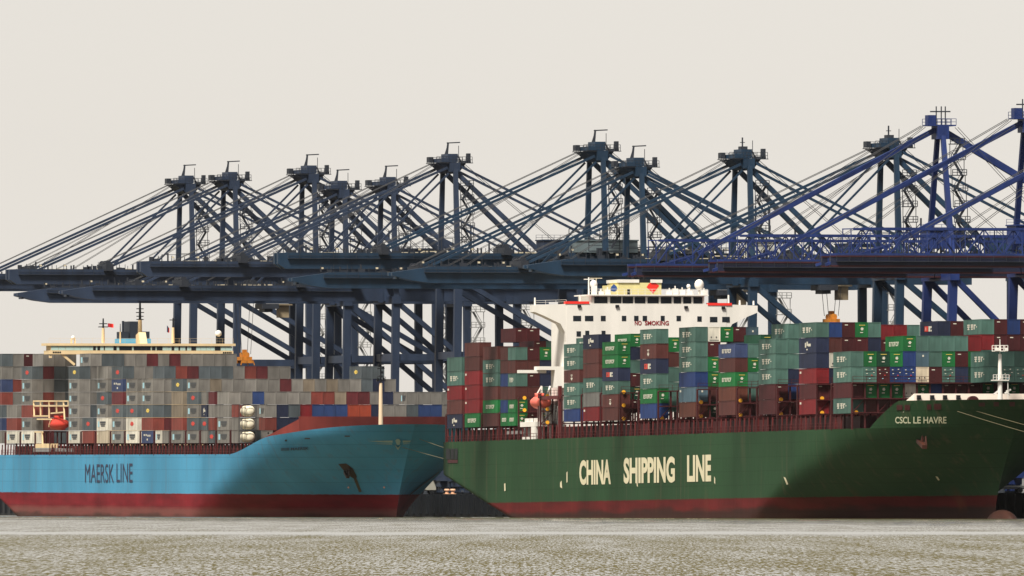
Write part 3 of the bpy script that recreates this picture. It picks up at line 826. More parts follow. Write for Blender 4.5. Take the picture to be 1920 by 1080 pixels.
for x, yA, r in ((1311, 534, 0.95), (1291, 537, 0.4), (1113, 533, 0.75)):
    yy = GREEN.y(x, 79, 44); zz = GREEN.z(yA, 79, yy)
    b = MB(); b.ball((79, yy, zz), r, r, r * 1.15); b.tube([(79, yy, zroof), (79, yy, zz - r * 0.8)], 0.2, 8); b.build("radome", WHITE, gship, smooth=True)
for x, yA, yB, t in ((1003, 558, 572, 82), (1088, 553, 570, 82), (1387, 563, 572, 82), (1413, 564, 572, 82), (1366, 553, 571, 80)):
    mast(gship, GREEN, x, yA, yB, t, 0.16, WHITE, "wing_lamp")
# lower cantilever deck at the side of the tower, accommodation ladder landing and lifeboat station
b = MB()
yy = 3.6; z1 = GREEN.z(684, tF, yy)
b.box(tF - 5, -1.6, z1 - 1.0, tF - 1, 3.8, z1 - 0.3); b.box(tF - 5.2, -5.0, z1 - 1.6, tF - 3, 0.4, z1 - 1.0); b.box(tF - 4, 1.6, z1 - 4.5, tF - 1, 3.9, z1 - 1.0)
b.build("side_platform", WHITE, sup)
tl = GREEN.t(998, 0.6)
b = MB()
tp0, tp1 = GREEN.t(977, 0.3), GREEN.t(1013, 0.3); zl0, zl1 = GREEN.z(800, tl, 0.3), GREEN.z(791, tl, 0.3)
b.box(tp0, 0.1, zl0, tp1, 2.6, zl1)
ts0, ts1 = GREEN.t(997.5, 0.3), GREEN.t(1006.5, 0.3); b.box(ts0, 0.12, GZ - 0.1, ts1, 1.6, zl0)
b.box(GREEN.t(1009, 0.3), 0.2, zl1, GREEN.t(1013, 0.3), 0.9, GREEN.z(762, tl, 0.3))
for xx in (985, 992, 1002): b.box(GREEN.t(xx, 0.3), 0.2, zl1, GREEN.t(xx + 3.5, 0.3), 0.8, zl1 + 0.7)
for xx in (981, 989): b.box(GREEN.t(xx, 0.3), 0.1, GZ, GREEN.t(xx + 5, 0.3), 0.9, GZ + 0.5)
b.build("boat_deck", WHITE, gship)
b = MB(); b.box(GREEN.t(980, 1), 1.2, GZ + 0.6, GREEN.t(994, 1), 2.6, zl0 - 0.2); b.box(GREEN.t(1018, 3), 3.4, gz0 - 0.3, GREEN.t(1052, 3), 8, gz0 + 4.8)
for k in range(5): b.bar((GREEN.t(1020 + 6 * k, 2), 2.6, gz0 + 0.4 * k), (GREEN.t(1023 + 6 * k, 2), 2.6, gz0 + 4.5 - .3 * k), 0.25)
b.box(GREEN.t(948, 0.5), 0.5, gz0 - 1.6, GREEN.t(976, 0.5), 1.4, gz0 - 0.9)
b.build("deck_machinery", GREYM, gship)
b = MB()
for x in (1012, 1050): b.bar((GREEN.t(x, 0.4), 0.4, GZ), (GREEN.t(x, 0.4), 0.4, GREEN.z(738 if x < 1040 else 726, 70, 0.4)), 0.9, 0.6)
zz = GREEN.z(747, 70, 0.4); b.bar((GREEN.t(1012, 0.4), 0.4, zz), (GREEN.t(1052, 0.4), 0.4, zz), 0.6, 0.7)
b.build("portal_frame", REDOX, gship)
# lifeboat
PINK = mat("lifeboat_orange", (228, 112, 96), 1.0, dirt=0.2)
lx0, lx1 = GREEN.t(984.5, -0.6), GREEN.t(1011, -0.6); zc = GREEN.z(754, tl, -0.6)
b = MB()
ringn = 12; secs = [(0.0, 0.25), (0.08, 0.75), (0.25, 1.0), (0.5, 1.06), (0.75, 1.0), (0.92, 0.7), (1.0, 0.2)]
i0 = len(b.v)
for f, r in secs:
    for j in range(ringn):
        a = 2 * math.pi * j / ringn
        b.v.append((lx0 + f * (lx1 - lx0), 1.2 + 1.4 * r * math.cos(a), zc + 1.35 * r * math.sin(a) * (1.0 if math.sin(a) < 0 else 0.85)))
for k in range(len(secs) - 1):
    for j in range(ringn):
        j2 = (j + 1) % ringn; b.f.append((i0 + k * ringn + j, i0 + k * ringn + j2, i0 + (k + 1) * ringn + j2, i0 + (k + 1) * ringn + j)); b.m.append(0)
b.f.append(tuple(i0 + j for j in reversed(range(ringn)))); b.m.append(0); b.f.append(tuple(i0 + (len(secs) - 1) * ringn + j for j in range(ringn))); b.m.append(0)
b.box(lx0 + 0.30 * (lx1 - lx0), 0.5, zc + 0.9, lx0 + 0.48 * (lx1 - lx0), 1.9, zc + 1.75)
lb = b.mesh("lifeboat", PINK, True); lb_o = link("lifeboat", lb); lb_o.matrix_world = GREEN.M
tag(lb_o, "pink orange enclosed lifeboat hanging beside the white tower of the green ship", "lifeboat")
b = MB(); b.bar((lx0 + 1, 1.2, zc + 1.0), (lx0 + 1.5, 2.4, zc + 3.2), 0.22); b.bar((lx1 - 1, 1.2, zc + 1.0), (lx1 - 3, 2.4, zc + 3.0), 0.3)
b.bar((lx0 + 1.5, 2.4, zc + 3.2), (lx0 + 1.5, 2.4, GZ), 0.3); b.bar((lx1 - 3, 2.4, zc + 3.0), (lx1 - 3, 2.4, GZ), 0.3)
b.build("davit", WHITE, gship)

# forecastle: white breakwater, foremast
t0b = 326.0
def ycs(t): return gh.star(min(t, 349), GZ)
BWM = mat("breakwater_white", (240, 225, 210), 0.95, dirt=0.12)
zt0 = 20.05
b = MB()
# wall athwartships with its starboard wing sloping down
pr = 37; zt_l = GREEN.z(738, 333, 8)
yk = max(GREEN.y(1714, 333, 19), gh.star(333, 19.5) + 0.4)
tw0, zw0, yw0 = hull_point(GREEN, gh, 1690, 757); yw0 += 0.35
zlo = 18.0
b.poly([(333, yk, zlo), (333, pr, zlo), (333, pr, zt_l), (333, yk, zt_l)]); b.poly([(332.6, yk, zlo), (332.6, yk, zt_l), (332.6, pr, zt_l), (332.6, pr, zlo)])
b.quad((332.6, yk, zt_l), (333, yk, zt_l), (333, pr, zt_l), (332.6, pr, zt_l))
b.poly([(tw0, yw0, zlo), (333, yk, zlo), (333, yk, zt_l), (tw0, yw0, zw0 + .1)]); b.poly([(tw0, yw0 + .3, zlo), (tw0, yw0 + .3, zw0 + .1), (332.6, yk + .3, zt_l), (332.6, yk + .3, zlo)])
b.build("breakwater", BWM, gship)
for x, y_ in ((1722, 745), (1747, 745), (1771, 745), (1796, 745)):
    yy = GREEN.y(x, 333, 20); zz = GREEN.z(y_, 333, yy); b = MB(); b.box(333.0, yy - 0.35, zz - 0.4, 333.6, yy + 0.35, zz + 0.4); b.build("bollard", BLACK, gship)
yy = GREEN.y(1824, 334, 20); zz = GREEN.z(749, 334, yy)
b = MB(); b.tube([(334, yy - 0.2, zz), (334, yy + 0.2, zz)], 1.0, 16)
b = MB(); b.tube([(333.4, yy, zz - .4), (334.6, yy, zz - .4)], 1.05, 18); b.box(333.5, yy - 1.6, zz - 1.5, 334.5, yy + 1.6, zz - 0.6); b.build("winch", REDDK, gship)
tm = 338.0; ym = GREEN.y(1875, tm, 25); zb_ = GREEN.z(752, tm, ym)
zz = lambda yp: GREEN.z(yp, tm, ym)
b = MB(); b.tube([(tm, ym, zb_ - 2), (tm, ym, zz(717)), (tm, ym, zz(664))], [0.55, 0.42, 0.32], 12); b.tube([(tm, ym, zz(664)), (tm, ym, zz(636))], 0.07, 6)
b.box(tm - 1.0, ym - 1.25, zz(659), tm + 1.0, ym + 1.25, zz(657.5))
b.rail((tm + 1, ym - 1.2, zz(658)), (tm + 1, ym + 1.2, zz(658)), 1.0, 0.7, 0.1); b.rail((tm - 1, ym - 1.2, zz(658)), (tm - 1, ym + 1.2, zz(658)), 1.0, 0.7, 0.1)
b.box(tm + 0.8, ym - 1.25, zz(658), tm + 1.1, ym - 0.5, zz(653)); b.box(tm + 0.8, ym + 0.7, zz(658), tm + 1.1, ym + 1.25, zz(653))
b.box(tm - 0.8, ym - 1.5, zz(714), tm + 0.8, ym + 1.5, zz(712)); b.rail((tm + .8, ym - 1.5, zz(712)), (tm + .8, ym + 1.5, zz(712)), 0.9, 0.6, 0.09)
b.bar((tm + .5, ym + 1.35, zb_ - 1), (tm + .5, ym + 1.35, zz(712)), 0.12); b.bar((tm, ym - 1.2, zz(740)), (tm, ym - 0.3, zz(733)), 0.3); b.bar((tm, ym + .9, zz(738)), (tm, ym + 2.0, zz(730)), 0.3); b.bar((tm, ym + 1.9, zz(741)), (tm, ym + 1.2, zz(732)), 0.25)
b.build("foremast", WHITE, gship)

# name, draught arrows, scuffs, mooring ports, anchor, bulb
def gpt(x, yp): return hull_point(GREEN, gh, x, yp)
def bpt(x, yp): return hull_point(BLUE, bh, x, yp)
def on_hull_text(ptf, hull, string, x0, x1, ytop, ybot, slope, m, root, name, bold):
    vs, fs = text2d(string, bold); b = MB(); grid = []
    for k in range(9):
        x = x0 + (x1 - x0) * k / 8
        grid.append((ptf(x, ybot + slope * k / 8), ptf(x, ytop + slope * k / 8)))
    for u, v in vs:
        k = min(7, int(u * 8)); f = u * 8 - k
        lo = [grid[k][0][i] * (1 - f) + grid[k + 1][0][i] * f for i in range(3)]; hi = [grid[k][1][i] * (1 - f) + grid[k + 1][1][i] * f for i in range(3)]
        t = lo[0] * (1 - v) + hi[0] * v; z = lo[1] * (1 - v) + hi[1] * v
        b.v.append((t, hull.star(t, z) - 0.35, z))
    b.f = list(fs); b.m = [0] * len(fs)
    return b.build(name, m, root)
for s_, xa, xb in (("CSCL", 1682, 1711), ("LE", 1716, 1730), ("HAVRE", 1735, 1778)):
    on_hull_text(gpt, gh, s_, xa, xb, 781.5, 794, 0.0, NAMEL, gship, "name_lettering", 0.015)
def gpatch(name, pts, m, ptf=gpt, hull=gh, root=gship, eps=0.10):
    b = MB(); N = 4
    cx, cy = sum(p[0] for p in pts) / len(pts), sum(p[1] for p in pts) / len(pts)
    def P3(x, y):
        t, z, _ = ptf(x, y); return (t, hull.star(t, z) - eps, z)
    for k in range(len(pts)):
        (xa, ya), (xb, yb) = pts[k], pts[(k + 1) % len(pts)]; i0 = len(b.v); ix = {}
        for i in range(N + 1):
            for j in range(N + 1 - i):
                u, v = i / N, j / N; ix[i, j] = len(b.v)
                b.v.append(P3(cx + u * (xa - cx) + v * (xb - cx), cy + u * (ya - cy) + v * (yb - cy)))
        for i in range(N):
            for j in range(N - i):
                b.f.append((ix[i, j], ix[i + 1, j], ix[i, j + 1])); b.m.append(0)
                if i + j < N - 1: b.f.append((ix[i + 1, j], ix[i + 1, j + 1], ix[i, j + 1])); b.m.append(0)
    return b.build(name, m, root)
for pts in ([(946, 907), (948.5, 906), (949, 920), (946.5, 921)], [(1063, 886), (1065, 884), (1065, 904), (1063, 905)], [(1051, 905), (1054, 901), (1055, 916), (1051, 913)],
            [(1340, 893), (1342, 897), (1342, 908), (1340, 905)], [(1470, 894), (1474, 896), (1479, 908), (1476, 909)], [(1755, 893), (1759, 894), (1763, 900), (1760, 901)], [(1194, 902), (1196, 900), (1197, 913), (1195, 911)]):
    gpatch("draught_mark", pts, IVORY)
PORT = mat("mooring_port_red", (62, 24, 26), 1.0)
for xa, xb, ya, yb in ((837, 845, 841, 861), (846, 852, 841, 861), (853, 859, 841, 861), (840, 859, 862, 868)):
    gpatch("mooring_port", [(xa, yb), (xb, yb), (xb, ya), (xa, ya)], BLACK if yb < 862 else PORT)
for xa, xb, ya, yb in ((1682, 1693, 759, 769), (1697, 1707, 759, 769), (1739, 1747, 758, 768), (1752, 1766, 757, 768), (1836, 1848, 755, 762), (1864, 1874, 754, 762), (1894, 1904, 754, 762)):
    gpatch("mooring_port", [(xa, yb), (xb, yb), (xb, ya), (xa, ya)], PORT)
RUST = mat("rusty_anchor", (100, 54, 40), 0.36, dirt=0.4)
def anchor(ptf, hull, root, x, y_, s_, frame, m):
    t, z, yy = ptf(x, y_); b = MB(); y0 = hull.star(t, z) - 0.55
    b.bar((t, y0 + .2, z + 1.6 * s_), (t, y0 - .1, z - 0.5 * s_), 0.5 * s_, 0.4 * s_)
    b.bar((t - 2.6 * s_, y0, z - 0.2 * s_), (t + 2.6 * s_, y0 - .3, z - 1.4 * s_), 0.9 * s_, 0.7 * s_)
    b.bar((t - 2.3 * s_, y0, z - 0.2 * s_), (t - 1.5 * s_, y0, z + 1.3 * s_), 0.7 * s_, 0.4 * s_, w2=0.25)
    b.bar((t + 2.3 * s_, y0, z - 1.2 * s_), (t + 2.2 * s_, y0, z + 0.6 * s_), 0.7 * s_, 0.4 * s_, w2=0.25)
    return b.build("anchor", m, root)
anchor(gpt, gh, gship, 1735, 824, 1.0, GREEN, RUST)
b = MB(); tb = 336.0
b.ball((tb + 4.5, 20, -3.1), 8.6, 2.2, 3.2, n=24)
gbulb = b.build("bulbous_bow", mat("bulb_red", (90, 52, 40), 0.33, dirt=0.4, dscale=0.5), gship, smooth=True)

# ------------------------------------------------------------------ blue ship fittings
tE2, bz0 = deck_gear(bship, gaps_b, BZ, 0, bh, 2)
b = MB()
for x in [10, 38, 66, 94, 126, 152, 179, 207, 234, 263, 289, 319, 348, 375, 405, 432]:
    t = BLUE.t(x) - 0.5
    for k in range(18): b.bar((t, 0.1 + 2.48 * k, BZ - .2), (t, 0.1 + 2.48 * k, bz0 + 2.6), 0.4, 0.3)
    for z in (bz0, bz0 + 2.6): b.box(t - 0.6, 0.1, z, t + 0.6, 42.5, z + 0.2)
    for xx in (0,):
        pass
b.build("lashing_bridges", REDDK, bship)
# bridge
tb0, tb1 = 49.0, 55.0
def bz_(yp, y=21): return BLUE.z(yp, tb1, y)
yL, yR = BLUE.y(92, tb1, 37), BLUE.y(437.5, tb1, 37)
zA_, zB_, zC_, zD_ = bz_(664.5), bz_(657.5), bz_(648.5), bz_(644)
b = MB(); b.box(tb0, yL, zA_, tb1, yR, zB_); b.box(tb0 + 0.6, yL + 0.4, zB_, tb1 - 0.2, yR - 0.4, zC_); b.box(tb0 - 0.3, yL - 0.5, zC_, tb1 + 0.1, yR + 0.5, zD_)
b.box(tb0 - 6, yL + 15, BZ, tb1 - 1, yR - 6, zA_)
b.bar((tb1 - 0.5, yL + 3, zA_), (tb1 - 0.5, yL + 5.8, zA_ - 2.3), 0.5, 0.5); b.bar((tb1 - 0.5, yL + 0.4, zA_ - .2), (tb1 - .5, yL + 0.4, zA_ - 0.8), 0.6)
b.rail((tb1, yL, zD_), (tb1, yR, zD_), 1.1, 2.4, 0.035)
brd = b.build("bridge", CREAM, bship)
dark_x = [(174, 179), (182, 187), (194, 196), (212, 218), (223, 247), (250, 282), (284, 291), (293, 304), (321, 326), (334, 337), (347, 350), (358, 367), (402, 413)]
xs = 94.0
def is_dark(x): return any(a <= x <= c for a, c in dark_x)
edges = sorted(set([95, 109, 122, 138, 150, 168] + [v for p in dark_x for v in p] + [312, 316, 342, 355, 376, 386, 394, 422, 435]))
for xa, xb in zip(edges[:-1], edges[1:]):
    if xb - xa < 1.5: continue
    y0, y1 = BLUE.y(xa + 0.3, tb1 - .55, 37), BLUE.y(xb - 0.3, tb1 - .55, 37)
    w_ = MB(); w_.box(tb1 - 0.22, y0, zB_ + 0.05, tb1 - 0.12, y1, zC_ - 0.1)
    w_.build("window", DARKGLASS if is_dark((xa + xb) / 2) else PALEGLASS, brd)
for xa, xb in ((99, 115), (418, 435)):
    y0, y1 = BLUE.y(xa, tb1, 36), BLUE.y(xb, tb1, 36); w_ = MB()
    for k in range(5): w_.box(tb1 - .05, y0 + (y1 - y0) * k / 5, zA_ + .25, tb1 + .04, y0 + (y1 - y0) * (k + .75) / 5, zA_ + .6)
    w_.build("vent_slots", BLACK, brd)
# funnel and masts behind the bridge
t_f = 20.0
FBLK = mat("funnel_navy", (40, 46, 56), 1.0); FBLU = mat("funnel_blue", (104, 176, 205), 1.0)
fz = lambda yp: BLUE.z(yp, t_f, 21)
def fy(x): return BLUE.y(x, t_f, 40)
b = MB(); b.box(t_f - 6, fy(243), fz(640), t_f, fy(264), fz(602.5)); b.box(t_f - 5, fy(227), fz(640), t_f + .3, fy(241), fz(622)); b.box(t_f - 5, fy(266), fz(640), t_f + .3, fy(280), fz(621.5))
b.tube([(t_f - 2, fy(234), fz(640)), (t_f - 2, fy(234), fz(601.5))], 0.28, 10)
ff = b.build("funnel", FBLK, bship)
b = MB(); b.box(t_f - 6.5, fy(226), BZ, t_f + .6, fy(282), fz(635)); b.build("funnel_band", FBLU, ff)
def bmast(x, ytop, ymid, ybot, t, r=0.35, yards=()):
    yy = BLUE.y(x, t, 40); z0, zm, z1 = (BLUE.z(q, t, yy) for q in (ybot, ymid, ytop))
    b = MB(); b.tube([(t, yy, z0), (t, yy, zm)], [r * 1.25, r], 8, 0); b.tube([(t, yy, zm), (t, yy, z1)], [r * 0.75, r * 0.5], 8, 1)
    for z, half in yards: zz = BLUE.z(z, t, yy); b.bar((t, yy - half, zz), (t, yy + half, zz), 0.16, 0.2, 1)
    return b.build("mast", [CREAM, BLACK], bship), yy
bmast(193.5, 597, 615, 643, 53, 0.3, ((607, 0.9), (613, 1.1)))
_, yy = bmast(262.5, 566, 600, 643, 40, 0.42, ((579, .8), (586, .9), (593, .8), (599, .8)))
bmast(324.5, 596, 614, 643, 53, 0.28, ((600, 0.8),)); bmast(225.5, 607, 622, 643, 53, 0.14)
b = MB(); yy = BLUE.y(268, 50, 40); z0 = zD_; b.prism([(47, z0), (52, z0), (50, BLUE.z(623, 50, yy)), (47, BLUE.z(628, 50, yy))], yy - 1.0, yy + 0.6); b.build("radar_mast", CREAM, bship)
for x, yp, r in ((409.5, 625.5, 0.75), (137, 633, 0.45)):
    yy = BLUE.y(x, 52, 39); zz = BLUE.z(yp, 52, yy); b = MB(); b.ball((52, yy, zz), r); b.build("radome", WHITE, bship, smooth=True)
    b = MB(); b.box(51.6, yy - .5, zD_, 52.4, yy - .3, zz - r * .6); b.box(51.6, yy + .3, zD_, 52.4, yy + .5, zz - r * .6); b.build("radome_stand", CREAM if x < 300 else BLACK, bship)
for x, yp, m_, nm in ((202, 606, (RED,), "red ensign flying on the left mast above the cream bridge"), (313, 610, (NAVYL,), "dark blue and red flag hanging by the middle mast over the cream bridge")):
    yy = BLUE.y(x, 53, 40); zz = BLUE.z(yp, 53, yy); b = MB(); nn = 8; i0 = 0; wd, ht = (1.3, 0.85) if x < 300 else (0.55, 1.5)
    for k in range(nn + 1):
        f = k / nn; dx = 0.15 * math.sin(f * 6.0)
        b.v += [(53 + dx, yy + f * wd, zz - f * .15 - (0 if x < 300 else f * .5)), (53 + dx, yy + f * wd, zz - ht - f * .15)]
    for k in range(nn): b.f.append((2 * k, 2 * k + 1, 2 * k + 3, 2 * k + 2)); b.m.append(1 if (x > 300 and k > 5) or (x < 300 and k < 2) else 0)
    o = link("flag", b.mesh("flag", [m_[0], RED if x > 300 else mat("flag_wine", (150, 40, 60), 1.0)])); o.matrix_world = BLUE.M; tag(o, nm, "flag")
# gangway tower and lifeboat at the side
tg = BLUE.t(80, -0.5)
def gp(x, yp, y=0.2): t = BLUE.t(x, y); return (t, y, BLUE.z(yp, t, y))
b = MB()
for xa, ya, xb, yb in ((63, 752, 128, 752), (63, 761, 128, 761), (63, 780, 92, 780), (63, 752, 64, 781), (92, 752, 92, 784), (119, 752, 121, 787), (128, 752, 128, 762), (70, 786, 96, 786), (96, 775, 120, 773), (76, 752, 76, 780), (66, 810, 66, 840), (79, 809, 80, 840), (66, 810, 80, 810), (96, 786, 92, 800), (106, 752, 106, 775)):
    b.bar(gp(xa, ya), gp(xb, yb), 0.30, 0.30)
b.box(gp(66, 0)[0], 0.1, gp(67, 840)[2], gp(96, 0)[0], 1.8, gp(67, 832)[2])
b.build("boat_station", CREAM, bship)
b = MB(); b.box(gp(63, 0)[0], 0.1, gp(64, 847)[2], gp(96, 0)[0], 2.4, gp(64, 840)[2]); b.box(gp(103, 0)[0], 0.3, gp(104, 847)[2], gp(120, 0)[0], 2.4, gp(104, 841)[2]); b.build("gangway_landing", GREYM, bship)
def boat_mesh(x0, x1, yc, zc, h, m):
    b = MB(); n = 12
    for f, r in ((0, .3), (.12, .8), (.3, 1), (.6, 1), (.85, .75), (1, .25)):
        for j in range(n):
            a = 2 * math.pi * j / n; b.v.append((x0 + f * (x1 - x0), yc + 1.5 * r * math.cos(a), zc + h * r * math.sin(a)))
    for k in range(5):
        for j in range(n):
            j2 = (j + 1) % n; b.f.append((k * n + j, k * n + j2, (k + 1) * n + j2, (k + 1) * n + j)); b.m.append(0)
    b.f.append(tuple(reversed(range(n)))); b.m.append(0); b.f.append(tuple(5 * n + j for j in range(n))); b.m.append(0)
    b.box(x0 + .35 * (x1 - x0), yc - .7, zc + h * .8, x0 + .6 * (x1 - x0), yc + .7, zc + h * 1.35)
    return b.mesh("lifeboat", m, True)
o = link("lifeboat", boat_mesh(BLUE.t(84), BLUE.t(111), 1.6, BLUE.z(795, BLUE.t(97)), 1.35, mat("lifeboat_red", (214, 66, 52), 1.0, dirt=0.2))); o.matrix_world = BLUE.M
tag(o, "red lifeboat in the cream davit frame of the pale blue ship", "lifeboat")
# tank containers
TANKW = mat("tank_white", (225, 215, 190), 0.95, dirt=0.3)
tt = BLUE.t(447) + 0.3
for k, n_ in ((0, "lowest"), (1, "middle"), (2, "top")):
    b0, p_ = bt(447); zt_ = BLUE.z(b0 - p_ * k, tt); hh = BLUE.z(b0 - p_ * (k + 1), tt) - zt_ - 0.1
    root = empty("tank_container", BLUE.M @ Matrix.Translation((tt, 0.05, zt_)))
    tag(root, f"white tank container at the forward end of the blue ship's stacks, {n_} of three", "tank container", "white tank containers")
    b = MB(); rr = hh * 0.44; c = (CW / 2, hh / 2)
    b.tube([(0.25, c[0], c[1]), (0.5, c[0], c[1]), (0.9, c[0], c[1]), (5.1, c[0], c[1]), (5.5, c[0], c[1]), (5.75, c[0], c[1])], [rr * .55, rr * .85, rr, rr, rr * .85, rr * .5], 18)
    b.build("tank", TANKW, root, smooth=True)
    b = MB()
    for x in (0, 6.0):
        for y in (0, CW - .1): b.bar((x, y + .05, 0), (x, y + .05, hh), 0.12)
        for z in (0.05, hh - .05): b.bar((x, 0, z), (x, CW, z), 0.12)
    for y in (0.05, CW - .05):
        for z in (0.05, hh - .05): b.bar((0, y, z), (6.0, y, z), 0.12)
    b.bar((3, 0, 0), (3, 0, hh), .12)
    b.build("tank_frame", MK['dark'], root)
# breakwater, foremast, bow marks
BRED = mat("breakwater_red", (128, 54, 46), 0.72, dirt=0.3)
def fpt(x, yp, t): y = BLUE.y(x, t, 17); return (t, y, BLUE.z(yp, t, y))
b = MB(); tw = 284.5
A0 = fpt(560, 786, tw); y_s = A0[1]
b.box(tw, y_s, BZ, tw + .4, 41.5, BLUE.z(781, tw, 20))
tA_ = BLUE.t(483, 0.8); b.poly([(tw, y_s, BZ), (tw, y_s, A0[2]), (tA_, 1.0, BLUE.z(826, tA_, 1)), (tA_, 1.0, BZ)]); b.poly([(tw, y_s + .3, BZ), (tA_, 1.3, BZ), (tA_, 1.3, BLUE.z(826, tA_, 1)), (tw, y_s + .3, A0[2])])
b.build("breakwater", BRED, bship)
tm2 = 312.0; ym2 = BLUE.y(714, tm2, 20); mz = lambda yp: BLUE.z(yp, tm2, ym2)
b = MB(); b.tube([(tm2, ym2, mz(805)), (tm2, ym2, mz(718))], [.5, .34], 12, 0); b.tube([(tm2, ym2, mz(718)), (tm2, ym2, mz(664))], [.16, .08], 6, 1)
for yp, hf in ((715, .9), (706, .4), (684, .5), (692, .7), (668, .3)): b.box(tm2 - .5, ym2 - hf, mz(yp), tm2 + .5, ym2 + hf, mz(yp) + .2, 1)
b.rail((tm2 + .5, ym2 - .9, mz(715)), (tm2 + .5, ym2 + .9, mz(715)), .9, .6, .08, 1)
for yp, dy in ((686, -.4), (690, .5), (699, .3), (712, -.6), (711, .6)): b.box(tm2 - .2, ym2 + dy - .2, mz(yp) - .2, tm2 + .2, ym2 + dy + .2, mz(yp) + .3, 1)
b.build("foremast", [mat("foremast_cream", (235, 205, 170), .9), BLACK], bship)
on_hull_text(bpt, bh, "IIIIIII MAERSK", 530, 582, 840, 845.5, -2.0, mat("faded_name", (40, 72, 98), 0.8), bship, "name_lettering", 0.03)
PALEB = mat("bow_emblem_pale", (150, 176, 170), .8, dirt=.2)
def bpatch(name, pts, m): return gpatch(name, pts, m, bpt, bh, bship, 0.10)
for pts in ([(690, 827), (720, 829.5), (737, 830), (737, 826)], [(700, 832), (736, 833.5), (736, 831.5)], [(756, 826), (756, 830), (776, 829), (790, 826)], [(757, 831.5), (757, 833), (775, 831)],
            [(742, 826), (745, 834), (750, 834), (752, 827), (749, 823), (745, 823)], [(741, 834), (746, 843), (748, 843), (753, 834), (747, 841)]):
    bpatch("bow_emblem", pts, PALEB)
DKR = mat("anchor_pocket", (52, 40, 36), 1.0, dirt=.5)
bpatch("anchor_pocket", [(635, 870), (650, 869), (662, 878), (670, 893), (668, 900), (655, 892), (643, 880)], DKR)
bpatch("rust_run", [(664, 898), (669, 896), (679, 922), (674, 923)], mat("rust_run", (70, 66, 52), 1.0, dirt=.5))
anchor(bpt, bh, bship, 656, 884, .8, BLUE, DKR)
for x, yp in ((537, 826), (504, 812)): bpatch("fairlead", [(x - 2.5, yp), (x, yp + 2.5), (x + 2.5, yp), (x, yp - 2.5)], BLACK)
for x, yp in ((577, 822.5), (652, 818)): bpatch("fairlead", [(x - 5, yp + 1), (x + 5, yp + 1), (x + 5, yp - 1.2), (x - 5, yp - 1.2)], MK['dark'])
for x, yp in ((654, 914), (721, 914)): bpatch("draught_mark", [(x - 2, yp), (x, yp + 2), (x + 2, yp), (x, yp - 2)], mat("mark_peach", (220, 165, 140), 1.0))
pts = []
tp_ = bh.t0(7) + .55 * (bh.t1(7) - bh.t0(7))
b = MB(); b.poly([(t, bh.B - bh.star(t, z) + .12, z) for t, z in ((296, 9.8), (298, 10.2), (303, 5.2), (301, 5.0))]); b.build("anchor_pocket", DKR, bship)

# mooring lines
def line(fr, p, q, sag, label, r=0.05):
    p = Vector(p); q = Vector(q); pts = []
    for k in range(13):
        f = k / 12; c = p.lerp(q, f); c.z -= sag * 4 * f * (1 - f); pts.append(c)
    b = MB(); b.tube(pts, r, 6); o = link("mooring_line", b.mesh("mooring_line", ROPE)); o.matrix_world = fr.M; tag(o, label, "mooring line", "mooring lines from the bows")
line(BLUE, (324, 14, 17.2), (368, 58, 5), 1.0, "pale mooring line from the emblem on the blue bow to the quay")
line(BLUE, (328, 20, 18.2), (372, 54, 6), 1.0, "upper mooring line leading right off the blue ship's bow")
line(GREEN, (346, 10, 18.0), (410, 50, 5), 1.5, "lower mooring line down the dark green bow at the right")
line(GREEN, (347, 12, 18.4), (420, 52, 6), 1.5, "upper mooring line down the dark green bow at the right")

